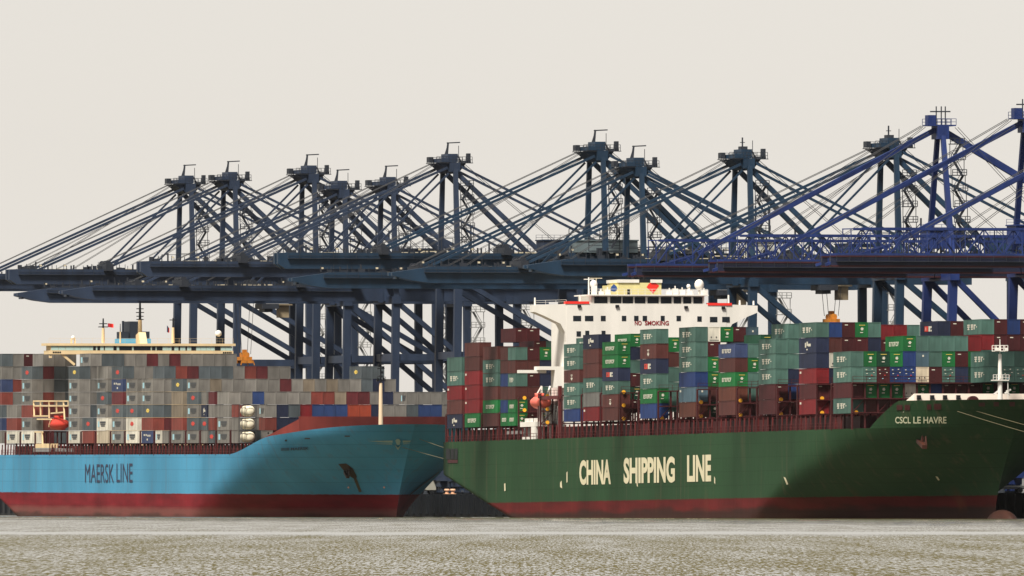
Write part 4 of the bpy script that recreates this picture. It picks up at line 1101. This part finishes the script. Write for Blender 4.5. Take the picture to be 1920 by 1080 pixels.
# ------------------------------------------------------------------ quay cranes
ZQ = 4.8
_cmesh = {}
def crane(kind, xpx, label, steel, trolley=None, house=None, sign=None, spreader_z=None, davit=True):
    S_ = {'T': dict(zb=51.0, za=75.2, U=8.2, ut=5.6), 'S': dict(zb=46.6, za=71.3, U=8.2, ut=5.6), 'B': dict(zb=46.0, za=74.8, U=9.5, ut=1.8)}[kind]
    zb, za, U, ut = S_['zb'], S_['za'], S_['U'], S_['ut']; zt = zb + 3.35; LV = 27.0
    u0 = QUAY.t(xpx, 0.0, 70.0)
    root = empty("quay_crane", QUAY.M @ Matrix.Translation((u0, 0, 0)))
    tag(root, label, "crane", "ship to shore cranes along the quay")
    def P(name, fn, mats, key=None):
        k = (kind, key or name, tuple(m.name for m in (mats if isinstance(mats, (list, tuple)) else [mats])))
        if k not in _cmesh:
            b = MB(); fn(b); _cmesh[k] = b.mesh(name, mats)
        return link(name, _cmesh[k], root)
    isB = kind == 'B'; GU = 3.0 if isB else 1.5
    lean = 1.2 if isB else 0.6
    lw = 1.4
    for i, (su, v) in enumerate(((-1, 0), (1, 0), (-1, LV), (1, LV))):
        P("leg", lambda b: b.bar((su * U, v - (lean if v == 0 else -lean * .3), ZQ + 3), (su * (U - (0.5 if isB else .2)), v, zb + .3), lw, 1.6), steel, f"leg{i}")
        def bogie(b):
            b.box(su * U - 3.5, v - .8, ZQ + 1.6, su * U + 3.5, v + .8, ZQ + 2.8)
            for q in range(8): b.tube([(su * U - 3.2 + q * .9, v - .3, ZQ + .45), (su * U - 3.2 + q * .9, v + .3, ZQ + .45)], .42, 10, 1)
            for q in range(4): b.box(su * U - 3.4 + q * 1.8, v - .5, ZQ + .4, su * U - 2.1 + q * 1.8, v + .5, ZQ + 1.6)
        P("bogie", bogie, [steel, CR_DK], f"bogie{i}")
    for i, v in enumerate((0, LV)):
        P("sill_beam", lambda b: b.box(-U - 1.2, v - 1.0, ZQ + 2.8, U + 1.2, v + 1.0, ZQ + 5.0), steel, f"sill{i}")
        P("portal_beam", lambda b: b.box(-U + .8, v - .7, 33.6, U - .8, v + .7, 35.2), steel, f"portal{i}")
        P("cross_beam", lambda b: b.box(-U - .9, v - .9, zb - .6, U + .9, v + .9, zb + 1.0), steel, f"cross{i}")
    zl = {'T': zb - 15.4, 'S': zb - 22.0, 'B': zb - 26.0}[kind]
    for su in (-1, 1):
        P("diagonal_brace", lambda b: b.bar((su * U, .6, zb - .6), (su * U, LV - .4, zl), 1.0, 1.05), steel, f"diag{su}")
        if not isB:
            P("tie_beam", lambda b: b.bar((su * U, .8, 34.4), (su * U, LV - .8, 34.4), 1.3, 1.5), steel, f"tie{su}")
            if kind == 'T': P("diagonal_brace", lambda b: b.bar((su * U, 8, 33.6), (su * U, LV - .4, 15.0), 1.1, 1.1), steel, f"diaglow{su}")
        # A-frame
        P("tower_leg", lambda b: b.bar((su * (U - .3), 0, zb + .8), (su * ut, 0, za - 1.2), 1.05, 1.15, w2=.85), steel, f"tower{su}")
        if not isB:
            P("rear_leg", lambda b: b.bar((su * 4.6, .6, za - 2), (su * 5.8, 21, zt), .95, .95), steel, f"rear{su}")
            P("backstay", lambda b: b.bar((su * 4.6, 1.5, za - .6), (su * 5.4, 43, zt + .3), .42, .5), steel, f"back{su}")
            P("forestay", lambda b: [b.bar((su * 4.6, -1.5, za - .8), (su * 4.2, -46, zt + .4), .4, .5)], steel, f"fore{su}")
            P("forestay", lambda b: b.bar((su * 4.6, -1.2, za - 2.0), (su * 4.2, -20, zt + .4), .32, .4), steel, f"foreinner{su}")
    if isB:
        P("backstay", lambda b: b.bar((0, 1, za - 1.0), (0, 36, zt + 4.5), 1.1, 1.25), steel, "backB")
        P("forestay", lambda b: b.bar((0, -1, za - .5), (0, -48, zt + 1.0), .9, .95), steel, "foreB")
        P("forestay", lambda b: [b.bar((sg * 1.5, -49, zt + .6), (sg * 3.4, -62, zt - 3), .5, .5) for sg in (-1, 1)], steel, "foreB2")
    # girders
    def boom(b):
        tip = {'T': -68, 'S': -72.5, 'B': -61}[kind]
        for su in (-1, 1):
            if isB:
                b.box(su * GU - .6, tip, zb, su * GU + .6, -2.2, zb + 2.0, 2)
                for z in (zb - .02, zb + 1.75): b.box(su * GU - .7, tip, z, su * GU + .7, -2.2, z + .27, 1)
            else:
                i = len(b.v); x0, x1 = su * GU - .6, su * GU + .6
                prof = ([(tip, zt - 1.3), (tip, zt - 1.9), (tip + 4, zb + .5), (tip + 8, zb), (-2.2, zb), (-2.2, zt), (tip + 9, zt)] if kind == 'S' else [(tip, zt - .1), (tip, zb + 1.0), (tip + 1.5, zb), (tip + 3, zb), (-2.2, zb), (-2.2, zt), (tip + 3, zt)])
                n = len(prof); b.v += [(x0, v, z) for v, z in prof] + [(x1, v, z) for v, z in prof]
                b.f.append(tuple(i + k for k in reversed(range(n)))); b.m.append(0); b.f.append(tuple(i + n + k for k in range(n))); b.m.append(0)
                for k in range(n):
                    k2 = (k + 1) % n; b.f.append((i + k, i + k2, i + n + k2, i + n + k)); b.m.append(0)
        k = tip + 1
        while k < -3:
            b.box(-GU, k, zb + .8, GU, k + .5, zb + 1.6); k += 7.5
        if isB: lattice(b, tip, -2.2)
    def lattice(b, va, vb):
        zc0, zc1 = zb + 2.2, zt + 3.6
        for su in (-1, 1):
            b.bar((su * 2.8, va + (6 if va < -5 else 0), zc1), (su * 2.8, vb, zc1), .45, .45)
            b.bar((su * 3.2, va, zc0), (su * 3.2, vb, zc0), .5, .5)
            v = va + (4 if va < -5 else 0); kk = 0
            while v < vb - 3:
                if kk % 2 == 0: b.bar((su * 3.2, v, zc0), (su * 2.8, v + 3.6, zc1), .22, .22)
                else: b.bar((su * 2.8, v, zc1), (su * 3.2, v + 3.6, zc0), .22, .22)
                b.bar((su * 3.2, v, zc0), (su * 2.8, v, zc1), .16, .16)
                v += 3.6; kk += 1
        v = va + 4
        while v < vb:
            b.bar((-3, v, zc1), (3, v + 2.5, zc1), .2, .2); v += 5
    P("boom", boom, [steel if not isB else steel, mat("dark_red_rail_beam", (74, 34, 40), .6, dirt=.3), mat("dark_navy_girder", (34, 40, 66), .6, dirt=.4)])
    def girder(b):
        for su in (-1, 1):
            if isB:
                b.box(su * GU - .6, -2, zb, su * GU + .6, 47, zb + 2.0, 2)
                for z in (zb - .02, zb + 1.75): b.box(su * GU - .7, -2, z, su * GU + .7, 47, z + .27, 1)
            else: b.box(su * GU - .6, -2, zb, su * GU + .6, 47, zt)
        for k in range(0, 47, 8): b.box(-GU, k, zb + .8, GU, k + .6, zb + 1.8)
        b.box(-2.2, -2.6, zb - .3, 2.2, -1.4, zt + .6)
        if isB: lattice(b, -2, 46)
    P("girder", girder, [steel, mat("dark_red_rail_beam", (74, 34, 40)), mat("dark_navy_girder", (34, 40, 66))])
    # walkways: handrails, cable trays, floodlights and sheaves on top
    def walkway(b):
        rnd = random.Random({'T': 3, 'S': 4, 'B': 5}[kind])
        tip = -66 if not isB else -60; zw = zt if not isB else zb + 2.2; a = GU + .95
        for su in (-1, 1):
            b.box(su * a - .3, tip, zw - 1.3, su * a + .3, -8, zw - 1.2, 1)
            b.rail((su * a, tip, zw - 1.2), (su * a, -8, zw - 1.2), 1.1, 2.4, .07, 1)
            b.rail((su * a, 3, zw + .2), (su * a, 46, zw + .2), 1.1, 2.4, .07, 1)
            b.box(su * a - .3, 3, zw + .05, su * a + .3, 46, zw + .15, 1)
        m0 = 0 if not isB else 1
        def tray(p, q, n):      # galvanised cable tray and handrail in short lengths
            p, q = Vector(p), Vector(q)
            for k in range(n):
                if rnd.random() < .72: b.bar(p.lerp(q, k / n), p.lerp(q, (k + .93) / n), .2, rnd.choice((.2, .3, .42)), m0)
        tray((-a - .3, tip + 8, zw - .1), (-a - .3, -9, zw + .15), 34)
        b.bar((-a, -9, zw + .15), (-a, -5, zw + 2.3), .2, .2, m0); b.bar((-a, -5, zw + 2.3), (-a, 3, zw + 2.2), .2, .2, m0)
        b.bar((-a, 3, zw + 2.2), (-a, 6, zw + .9), .16, .16, m0); tray((-a - .3, 6, zw + .9), (-a - .3, 40, zw + .9), 22)
        v = tip
        while v < 46:
            u = rnd.choice((-GU, GU, 0)); h = rnd.choice((.5, .8, .9, 1.1, 1.1, 1.6)); b.bar((u, v, zw), (u, v, zw + h), rnd.choice((.1, .14, .3)), None, 1)
            if rnd.random() < .3: b.box(u - .2, v, zw, u + .2, v + rnd.uniform(.3, 1.4), zw + rnd.uniform(.3, .9), 1)
            if rnd.random() < .12: b.box(u - .15, v, zw + .6, u + .15, v + .5, zw + .95, m0)
            v += rnd.uniform(.5, 1.3)
        for k in range(9):
            v = rnd.uniform(-30, 40); b.rail((GU * rnd.choice((-1, 1)), v, zw + .1), (GU, v + rnd.uniform(2, 6), zw + .1), rnd.uniform(1.1, 2.2), .9, .08, 1, 2)
    P("walkway", walkway, [PALE, CR_DK])
    def sheaves(b, v):
        if 1:
            b.box(-4.6, v - .8, zt - .4, 4.6, v + .8, zt + 1.1)
            for u in (-3, 0, 3): b.tube([(u - .15, v, zt + 1.2), (u + .15, v, zt + 1.2)], .7, 12)
    if not isB:
        for v in (-46, -20, -8, 0, 21, 42): P("sheave_block", lambda b: sheaves(b, v), CR_DK, f"sheave{v}")
    # head of the A-frame
    def head(b):
        if isB:
            b.bar((-2.4, 0, za - 1), (2.4, 0, za - 1), 2.2, 2.6)
            b.box(-2.0, -3.0, za + .2, 2.0, 2.6, za + .45); b.rail((2, -3, za + .4), (2, 2.6, za + .4), 1.2, .8, .09); b.rail((-2, -3, za + .4), (-2, 2.6, za + .4), 1.2, .8, .09)
            b.box(-1.2, -2.7, za + .4, 1.2, -1.2, za + 2.3)
        else:
            b.box(-5.6, -1.1, za - 1.7, 5.6, 1.1, za + .3)
            i = len(b.v)
            prof = [(-1.0, za - 1.9), (-2.6, za - .5), (-3.7, za + .15), (-1.2, za + .3), (2.8, za + .3), (2.2, za - .5), (1.0, za - 2.0)]
            n = len(prof); b.v += [(-4.2, v, z) for v, z in prof] + [(4.2, v, z) for v, z in prof]
            b.f.append(tuple(i + k for k in reversed(range(n)))); b.m.append(0); b.f.append(tuple(i + n + k for k in range(n))); b.m.append(0)
            for k in range(n):
                k2 = (k + 1) % n; b.f.append((i + k, i + k2, i + n + k2, i + n + k)); b.m.append(0)
            b.box(-3, -1.0, za + .4, 3, 1.2, za + 2.2); b.box(-4.5, -2.8, za + .4, 4.5, -1.0, za + 1.2)
    hd = P("a_frame_head", head, steel)
    def plat(b):
        if isB:
            for v in (-.8, .2, 1.0): b.tube([(0, v, za + .4), (0, v, za + 4.0)], .12, 6)
            b.bar((-.5, -1.9, za + 3.0), (.5, 1.9, za + 3.0), .3, .25); return
        for u in (-4.4, 4.4):
            b.rail((u, -3.8, za + .3), (u, 4.0, za + .3), 1.25, .7, .09); b.box(u - .4, -3.9, za + .15, u + .4, 4.1, za + .3)
        b.box(-4, 3.0, za + .3, 4, 3.8, za + .8); b.box(2, 3.2, za + .7, 3.4, 3.9, za + 2.3); b.box(-4, -3.9, za + .4, -2, -3.0, za + 1.6)
        b.tube([(0, 2.1, za + .4), (0, 2.1, za + 4.0)], .07, 6); b.bar((4, .9, za + 1.8), (4, 2.6, za - 1.2), .25)
    P("head_platform", plat, [CR_DK])
    if davit and not isB:
        P("davit", lambda b: [b.bar((0, -.5, za + 2.0), (0, -.2, za + 4.7), .5, .45, w2=.35), b.bar((0, -.5, za + 4.55), (0, 2.4, za + 4.7), .24, .24), b.bar((-.2, -.9, za + 2), (0, -.3, za + 4), .2)], CR_DK)
    elif not isB:
        P("light_mast", lambda b: [b.box(-1, -.6, za + 2.1, 1, .8, za + 2.8), b.tube([(0, 0, za + 2.4), (0, 0, za + 4.6)], .16, 6), b.bar((0, -.5, za + 3.6), (0, .5, za + 3.6), .14)], CR_DK)
    # stairs beside the tower
    def flights(b, u_of, v0, v1, z, zend, st):
        sgn = 1
        while z < zend:
            u = u_of(z)
            b.bar((u, v0 if sgn > 0 else v1, z), (u, v1 if sgn > 0 else v0, z + st), .3, .42)
            b.bar((u, v0 if sgn > 0 else v1, z + 1.1), (u, v1 if sgn > 0 else v0, z + st + 1.1), .1, .1)
            b.box(u - .7, v0 - .5, z + st - .08, u + .7, v1 + .5, z + st + .08)
            b.rail((u + .7, v0 - .5, z + st), (u + .7, v1 + .5, z + st), 1.1, .8, .13)
            b.bar((u, v0 - .4, z), (u, v0 - .4, z + st), .12); b.bar((u, v1 + .4, z), (u, v1 + .4, z + st), .12)
            z += st; sgn = -sgn
    P("stairway", lambda b: flights(b, lambda z: U + (ut - U) * (z - zb) / (za - zb) + .8, 1.1, 2.9, zb + 4.5, za - 6, 3.0), CR_DK)
    P("stairway", lambda b: flights(b, lambda z: U + 1.2, LV + 1.0, LV + 3.0, ZQ + 6, zb - 4, 3.4), GREYM, "stair2")
    def service(b, u):     # caged service platform at the foot of the tower
        if 1:
            b.box(u - 1.2, -3.4, zt + .3, u + 1.2, 3.2, zt + .5)
            for v in (-3.4, 0.0, 3.2): b.bar((u - 1.2, v, zt + .4), (u - 1.2, v, zt + 5.2), .14)
            for z in (zt + 1.6, zt + 2.8, zt + 5.2): b.bar((u - 1.2, -3.4, z), (u - 1.2, 3.2, z), .12)
    if not isB:
        for u in (-U, U): P("service_platform", lambda b: service(b, u), CR_DK, f"service{u}")
    # reeved wire ropes
    def ropes(b):
        for u in (-1, 1):
            b.tube([(u, -3.5, za + .3), (u, -47, zt + 1.2)], .07, 5, caps=False); b.tube([(u, -3.2, za), (u, -36, zt + 1.2)], .06, 5, caps=False)
            b.tube([(u, 3.2, za), (u, 24, zt + 4)], .06, 5, caps=False); b.tube([(u, -2.5, za - 1), (u, -40, zt + 1)], .05, 5, caps=False)
    P("hoist_ropes", ropes, CABLE)
    hm = house or steel; va_, vb_, z0_, z1_ = (20, 28, zt + .6, zt + 4.6) if not isB else (-3, 4, zt + 2.2, zt + 5.6)
    if house is HG: va_, vb_, z0_, z1_ = -5, 8, zt + .2, zt + 2.6
    if house is HP: va_, vb_, z0_, z1_ = 24, 33, zt + .6, zt + 6.4
    mh = P("machinery_house", lambda b: [b.box(-3.2, va_, z0_, 3.2, vb_, z1_), b.box(-3.4, va_ - .2, z1_, 3.4, vb_ + .2, z1_ + .25), b.rail((-3.3, va_, z1_ + .2), (-3.3, vb_, z1_ + .2), 1.1, 1.3, .07)], hm)
    def hgear(b):
        for v in (34, 37): b.tube([(0, v, zt), (0, v, zt + 10)], .2, 6)
        b.bar((0, 34, zt + 9), (0, 37, zt + 6), .15); b.bar((0, 37, zt + 9), (0, 34, zt + 6), .15)
        b.bar((0, 34, zt + 3), (0, 37, zt + 3), .15)
    P("maintenance_mast", hgear, CR_DK)
    if trolley is not None:
        v = trolley
        cab = P("operator_cab", lambda b: [b.box(-1.3, v - .2, zb - 3.1, 1.2, v + 2.0, zb - .4), b.box(-2.0, v - .6, zb - .4, 2.0, v + 2.6, zb - .1)], [mat("cab_beige", (178, 160, 130), .6, dirt=.3)], f"cab{v}")
        wn = MB(); wn.box(-1.36, v + .6, zb - 2.2, -1.29, v + 1.5, zb - 1.4); wn.build("window", DARKGLASS, cab)
        P("trolley", lambda b: [b.box(-3.6, v - 4.5, zb - 1.2, 3.6, v - .8, zb - .1), b.box(-2.6, v - 3.8, zb - 1.9, 2.6, v - 2, zb - 1.2)], CR_DK, f"trolley{v}")
    if sign:
        v0, v1, n = sign; sb = MB(); sb.box(-4.1, v0, zb + .15, -3.98, v1, zb + 1.35); sg = sb.build("sign_board", mat("sign_pale", (205, 195, 170), .9), root)
        rnd = random.Random(n); sb = MB(); w_ = (v1 - v0) / n
        for k in range(n):
            a = v0 + k * w_ + w_ * .18
            sb.box(-4.13, a, zb + .35, -4.11, a + w_ * .2, zb + 1.15)
            if k % 3: sb.box(-4.13, a + w_ * .2, zb + .95, -4.11, a + w_ * .62, zb + 1.15)
            if k % 2: sb.box(-4.13, a + w_ * .2, zb + .35, -4.11, a + w_ * .62, zb + .5)
            else: sb.box(-4.13, a + w_ * .45, zb + .35, -4.11, a + w_ * .62, zb + 1.0)
        sb.build("sign_lettering", MK['dark'], sg)
    if spreader_z:
        vs_, zs = spreader_z
        cb = MB()
        for du in (-1.6, 1.6):
            for dv in (-1.0, 1.0): cb.tube([(du * 1.1, vs_ + dv * 1.6, zb), (du, vs_ + dv, zs + 2.1)], .06, 5, caps=False)
        cb.build("hoist_cables", CABLE, root)
        sp = MB(); sp.box(-3.1, vs_ - .35, zs + .25, 3.1, vs_ + .35, zs + .75)
        for u in (-3.0, 3.0):
            sp.box(u - .2, vs_ - 1.22, zs + .1, u + .2, vs_ + 1.22, zs + .7)
            for dv in (-1.22, 1.22): sp.bar((u, vs_ + dv, zs + .7), (u * 1.02, vs_ + dv * 1.25, zs - .35), .22, .2)
        sp.box(-2.6, vs_ - 1.1, zs + .75, 2.6, vs_ + 1.1, zs + 1.5); sp.box(-1.6, vs_ - .7, zs + 1.5, 1.6, vs_ + .7, zs + 2.4); sp.box(-.6, vs_ - .4, zs + 2.4, .6, vs_ + .4, zs + 3.1)
        for du in (-2.0, 2.0): sp.tube([(du - .12, vs_, zs + 1.9), (du + .12, vs_, zs + 1.9)], .65, 12)
        o = link("spreader", sp.mesh("spreader", [ORANGE])); o.matrix_world = QUAY.M @ Matrix.Translation((u0, 0, 0))
        return o
    return root

HP = mat("house_pale", (205, 205, 198), .95, dirt=.15)
HG = mat("house_grey_green", (96, 108, 112), 1.0, dirt=.15)
crane('T', 348, "tall slate crane farthest left, its boom running out of the picture", CR_S)
crane('T', 430, "tall slate crane with hook davit, second from the left end", CR_S)
crane('T', 578, "tall slate crane, third peak from the left, above the cream bridge's right side", CR_S)
sp1 = crane('S', 635, "lower slate crane in the left cluster, close right of the third peak", CR_S, trolley=-13.5, spreader_z=(-21.2, 33.4))
tag(sp1, "orange spreader resting over the blue ship's stacks right of the cream bridge", "spreader", "crane spreaders")
crane('S', 726, "lower slate crane whose legs stand over the blue ship's foremast", CR_S)
crane('T', 842, "tall slate crane whose apex stands alone above the gap between the ships", CR_S)
crane('T', 1118, "tallest dark crane, straight above the white tower of the green ship", CR_T, house=HG)
crane('S', 1190, "lower dark crane crowded close right of the tallest one above the tower", CR_T, trolley=21.3, house=HP)
sp2 = crane('S', 1392, "dark teal crane without davit, above the right wing of the white tower", CR_T, trolley=19.6, sign=(15.2, 20.6, 9), spreader_z=(18.4, 38.2), davit=False)
tag(sp2, "yellow spreader hanging on cables just above the green ship's top tier", "spreader", "crane spreaders")
crane('S', 1666, "dark teal crane half hidden behind the bright blue crane, square head without davit", CR_T, sign=(9.5, 18.2, 14), davit=False)
crane('B', 1763, "bright blue crane with pointed A frame and lattice boom, fully in view", CR_B)
crane('B', 1925, "bright blue crane cut by the right edge of the picture", CR_B)
crane('B', 2150, "bright blue crane beyond the right edge, only its sloping stay and boom showing", CR_B)

# ------------------------------------------------------------------ things on the quay edge
PEACH = mat("bollard_peach", (235, 185, 150), .8, dirt=.3)
for x, words in ((775, "pale bollard on the quay edge right beside the blue bow"), (838, "left one of two pale bollards under the green stern"), (849, "right one of two pale bollards under the green stern")):
    u = QUAY.t(x, -7, 5); b = MB(); b.tube([(0, 0, 0), (0, 0, .7), (0, 0, .8), (0, 0, 1.1)], [.42, .34, .62, .5], 12); b.box(-.6, -.6, -.02, .6, .6, .1)
    o = link("bollard", b.mesh("bollard", PEACH)); o.matrix_world = QUAY.M @ Matrix.Translation((u, -7, 4.8)); tag(o, words, "bollard", "bollards along the quay edge")
def tractor(x, label, paint_):
    u = QUAY.t(x, -4, 5); root = empty("terminal_tractor", QUAY.M @ Matrix.Translation((u, -4, 4.8)) @ Matrix.Rotation(math.pi / 2, 4, 'Z')); tag(root, label, "truck", "trucks on the quay")
    b = MB(); b.prism([(1.2, .9), (3.3, .9), (3.3, 1.7), (2.9, 3.1), (1.2, 3.1)], -1.2, 1.2); b.build("cab", paint_, root)
    b = MB(); b.prism([(2.98, 1.95), (3.26, 1.95), (2.98, 2.9)], -1.0, 1.0); b.build("windscreen", DARKGLASS, root)
    b = MB(); b.box(-9.5, -1.2, 1.05, 1.0, 1.2, 1.35); b.box(-9.5, -.5, .7, 2.6, .5, 1.0); b.build("trailer", GREYM, root)
    for xx in (2.4, -.2, -7.4, -8.6):
        for yy in (-1.15, .8): b = MB(); b.tube([(xx, yy, .5), (xx, yy + .35, .5)], .5, 14); b.build("wheel", BLACK, root)
tractor(787, "grey terminal truck on the quay in the gap between the two ships", mat("truck_grey", (190, 186, 172), .7))
tractor(1912, "white terminal truck on the quay right of the green bow", WHITE)

# ------------------------------------------------------------------ thin harbour haze
def haze():
    b = MB(); b.box(-900, -160, -9, 1100, 5200, 95)
    m = bpy.data.materials.new("harbour_haze"); m.use_nodes = True
    n = m.node_tree; n.nodes.clear(); o = n.nodes.new("ShaderNodeOutputMaterial"); v = n.nodes.new("ShaderNodeVolumePrincipled")
    v.inputs['Color'].default_value = (0.93, 0.93, 0.92, 1); v.inputs['Density'].default_value = HAZE; v.inputs['Anisotropy'].default_value = 0.2
    n.links.new(v.outputs[0], o.inputs['Volume'])
    tag(b.build("haze", m), "thin grey harbour haze softening the cranes and the farther ship", "haze", kind='stuff')
HAZE = 3e-6
haze()
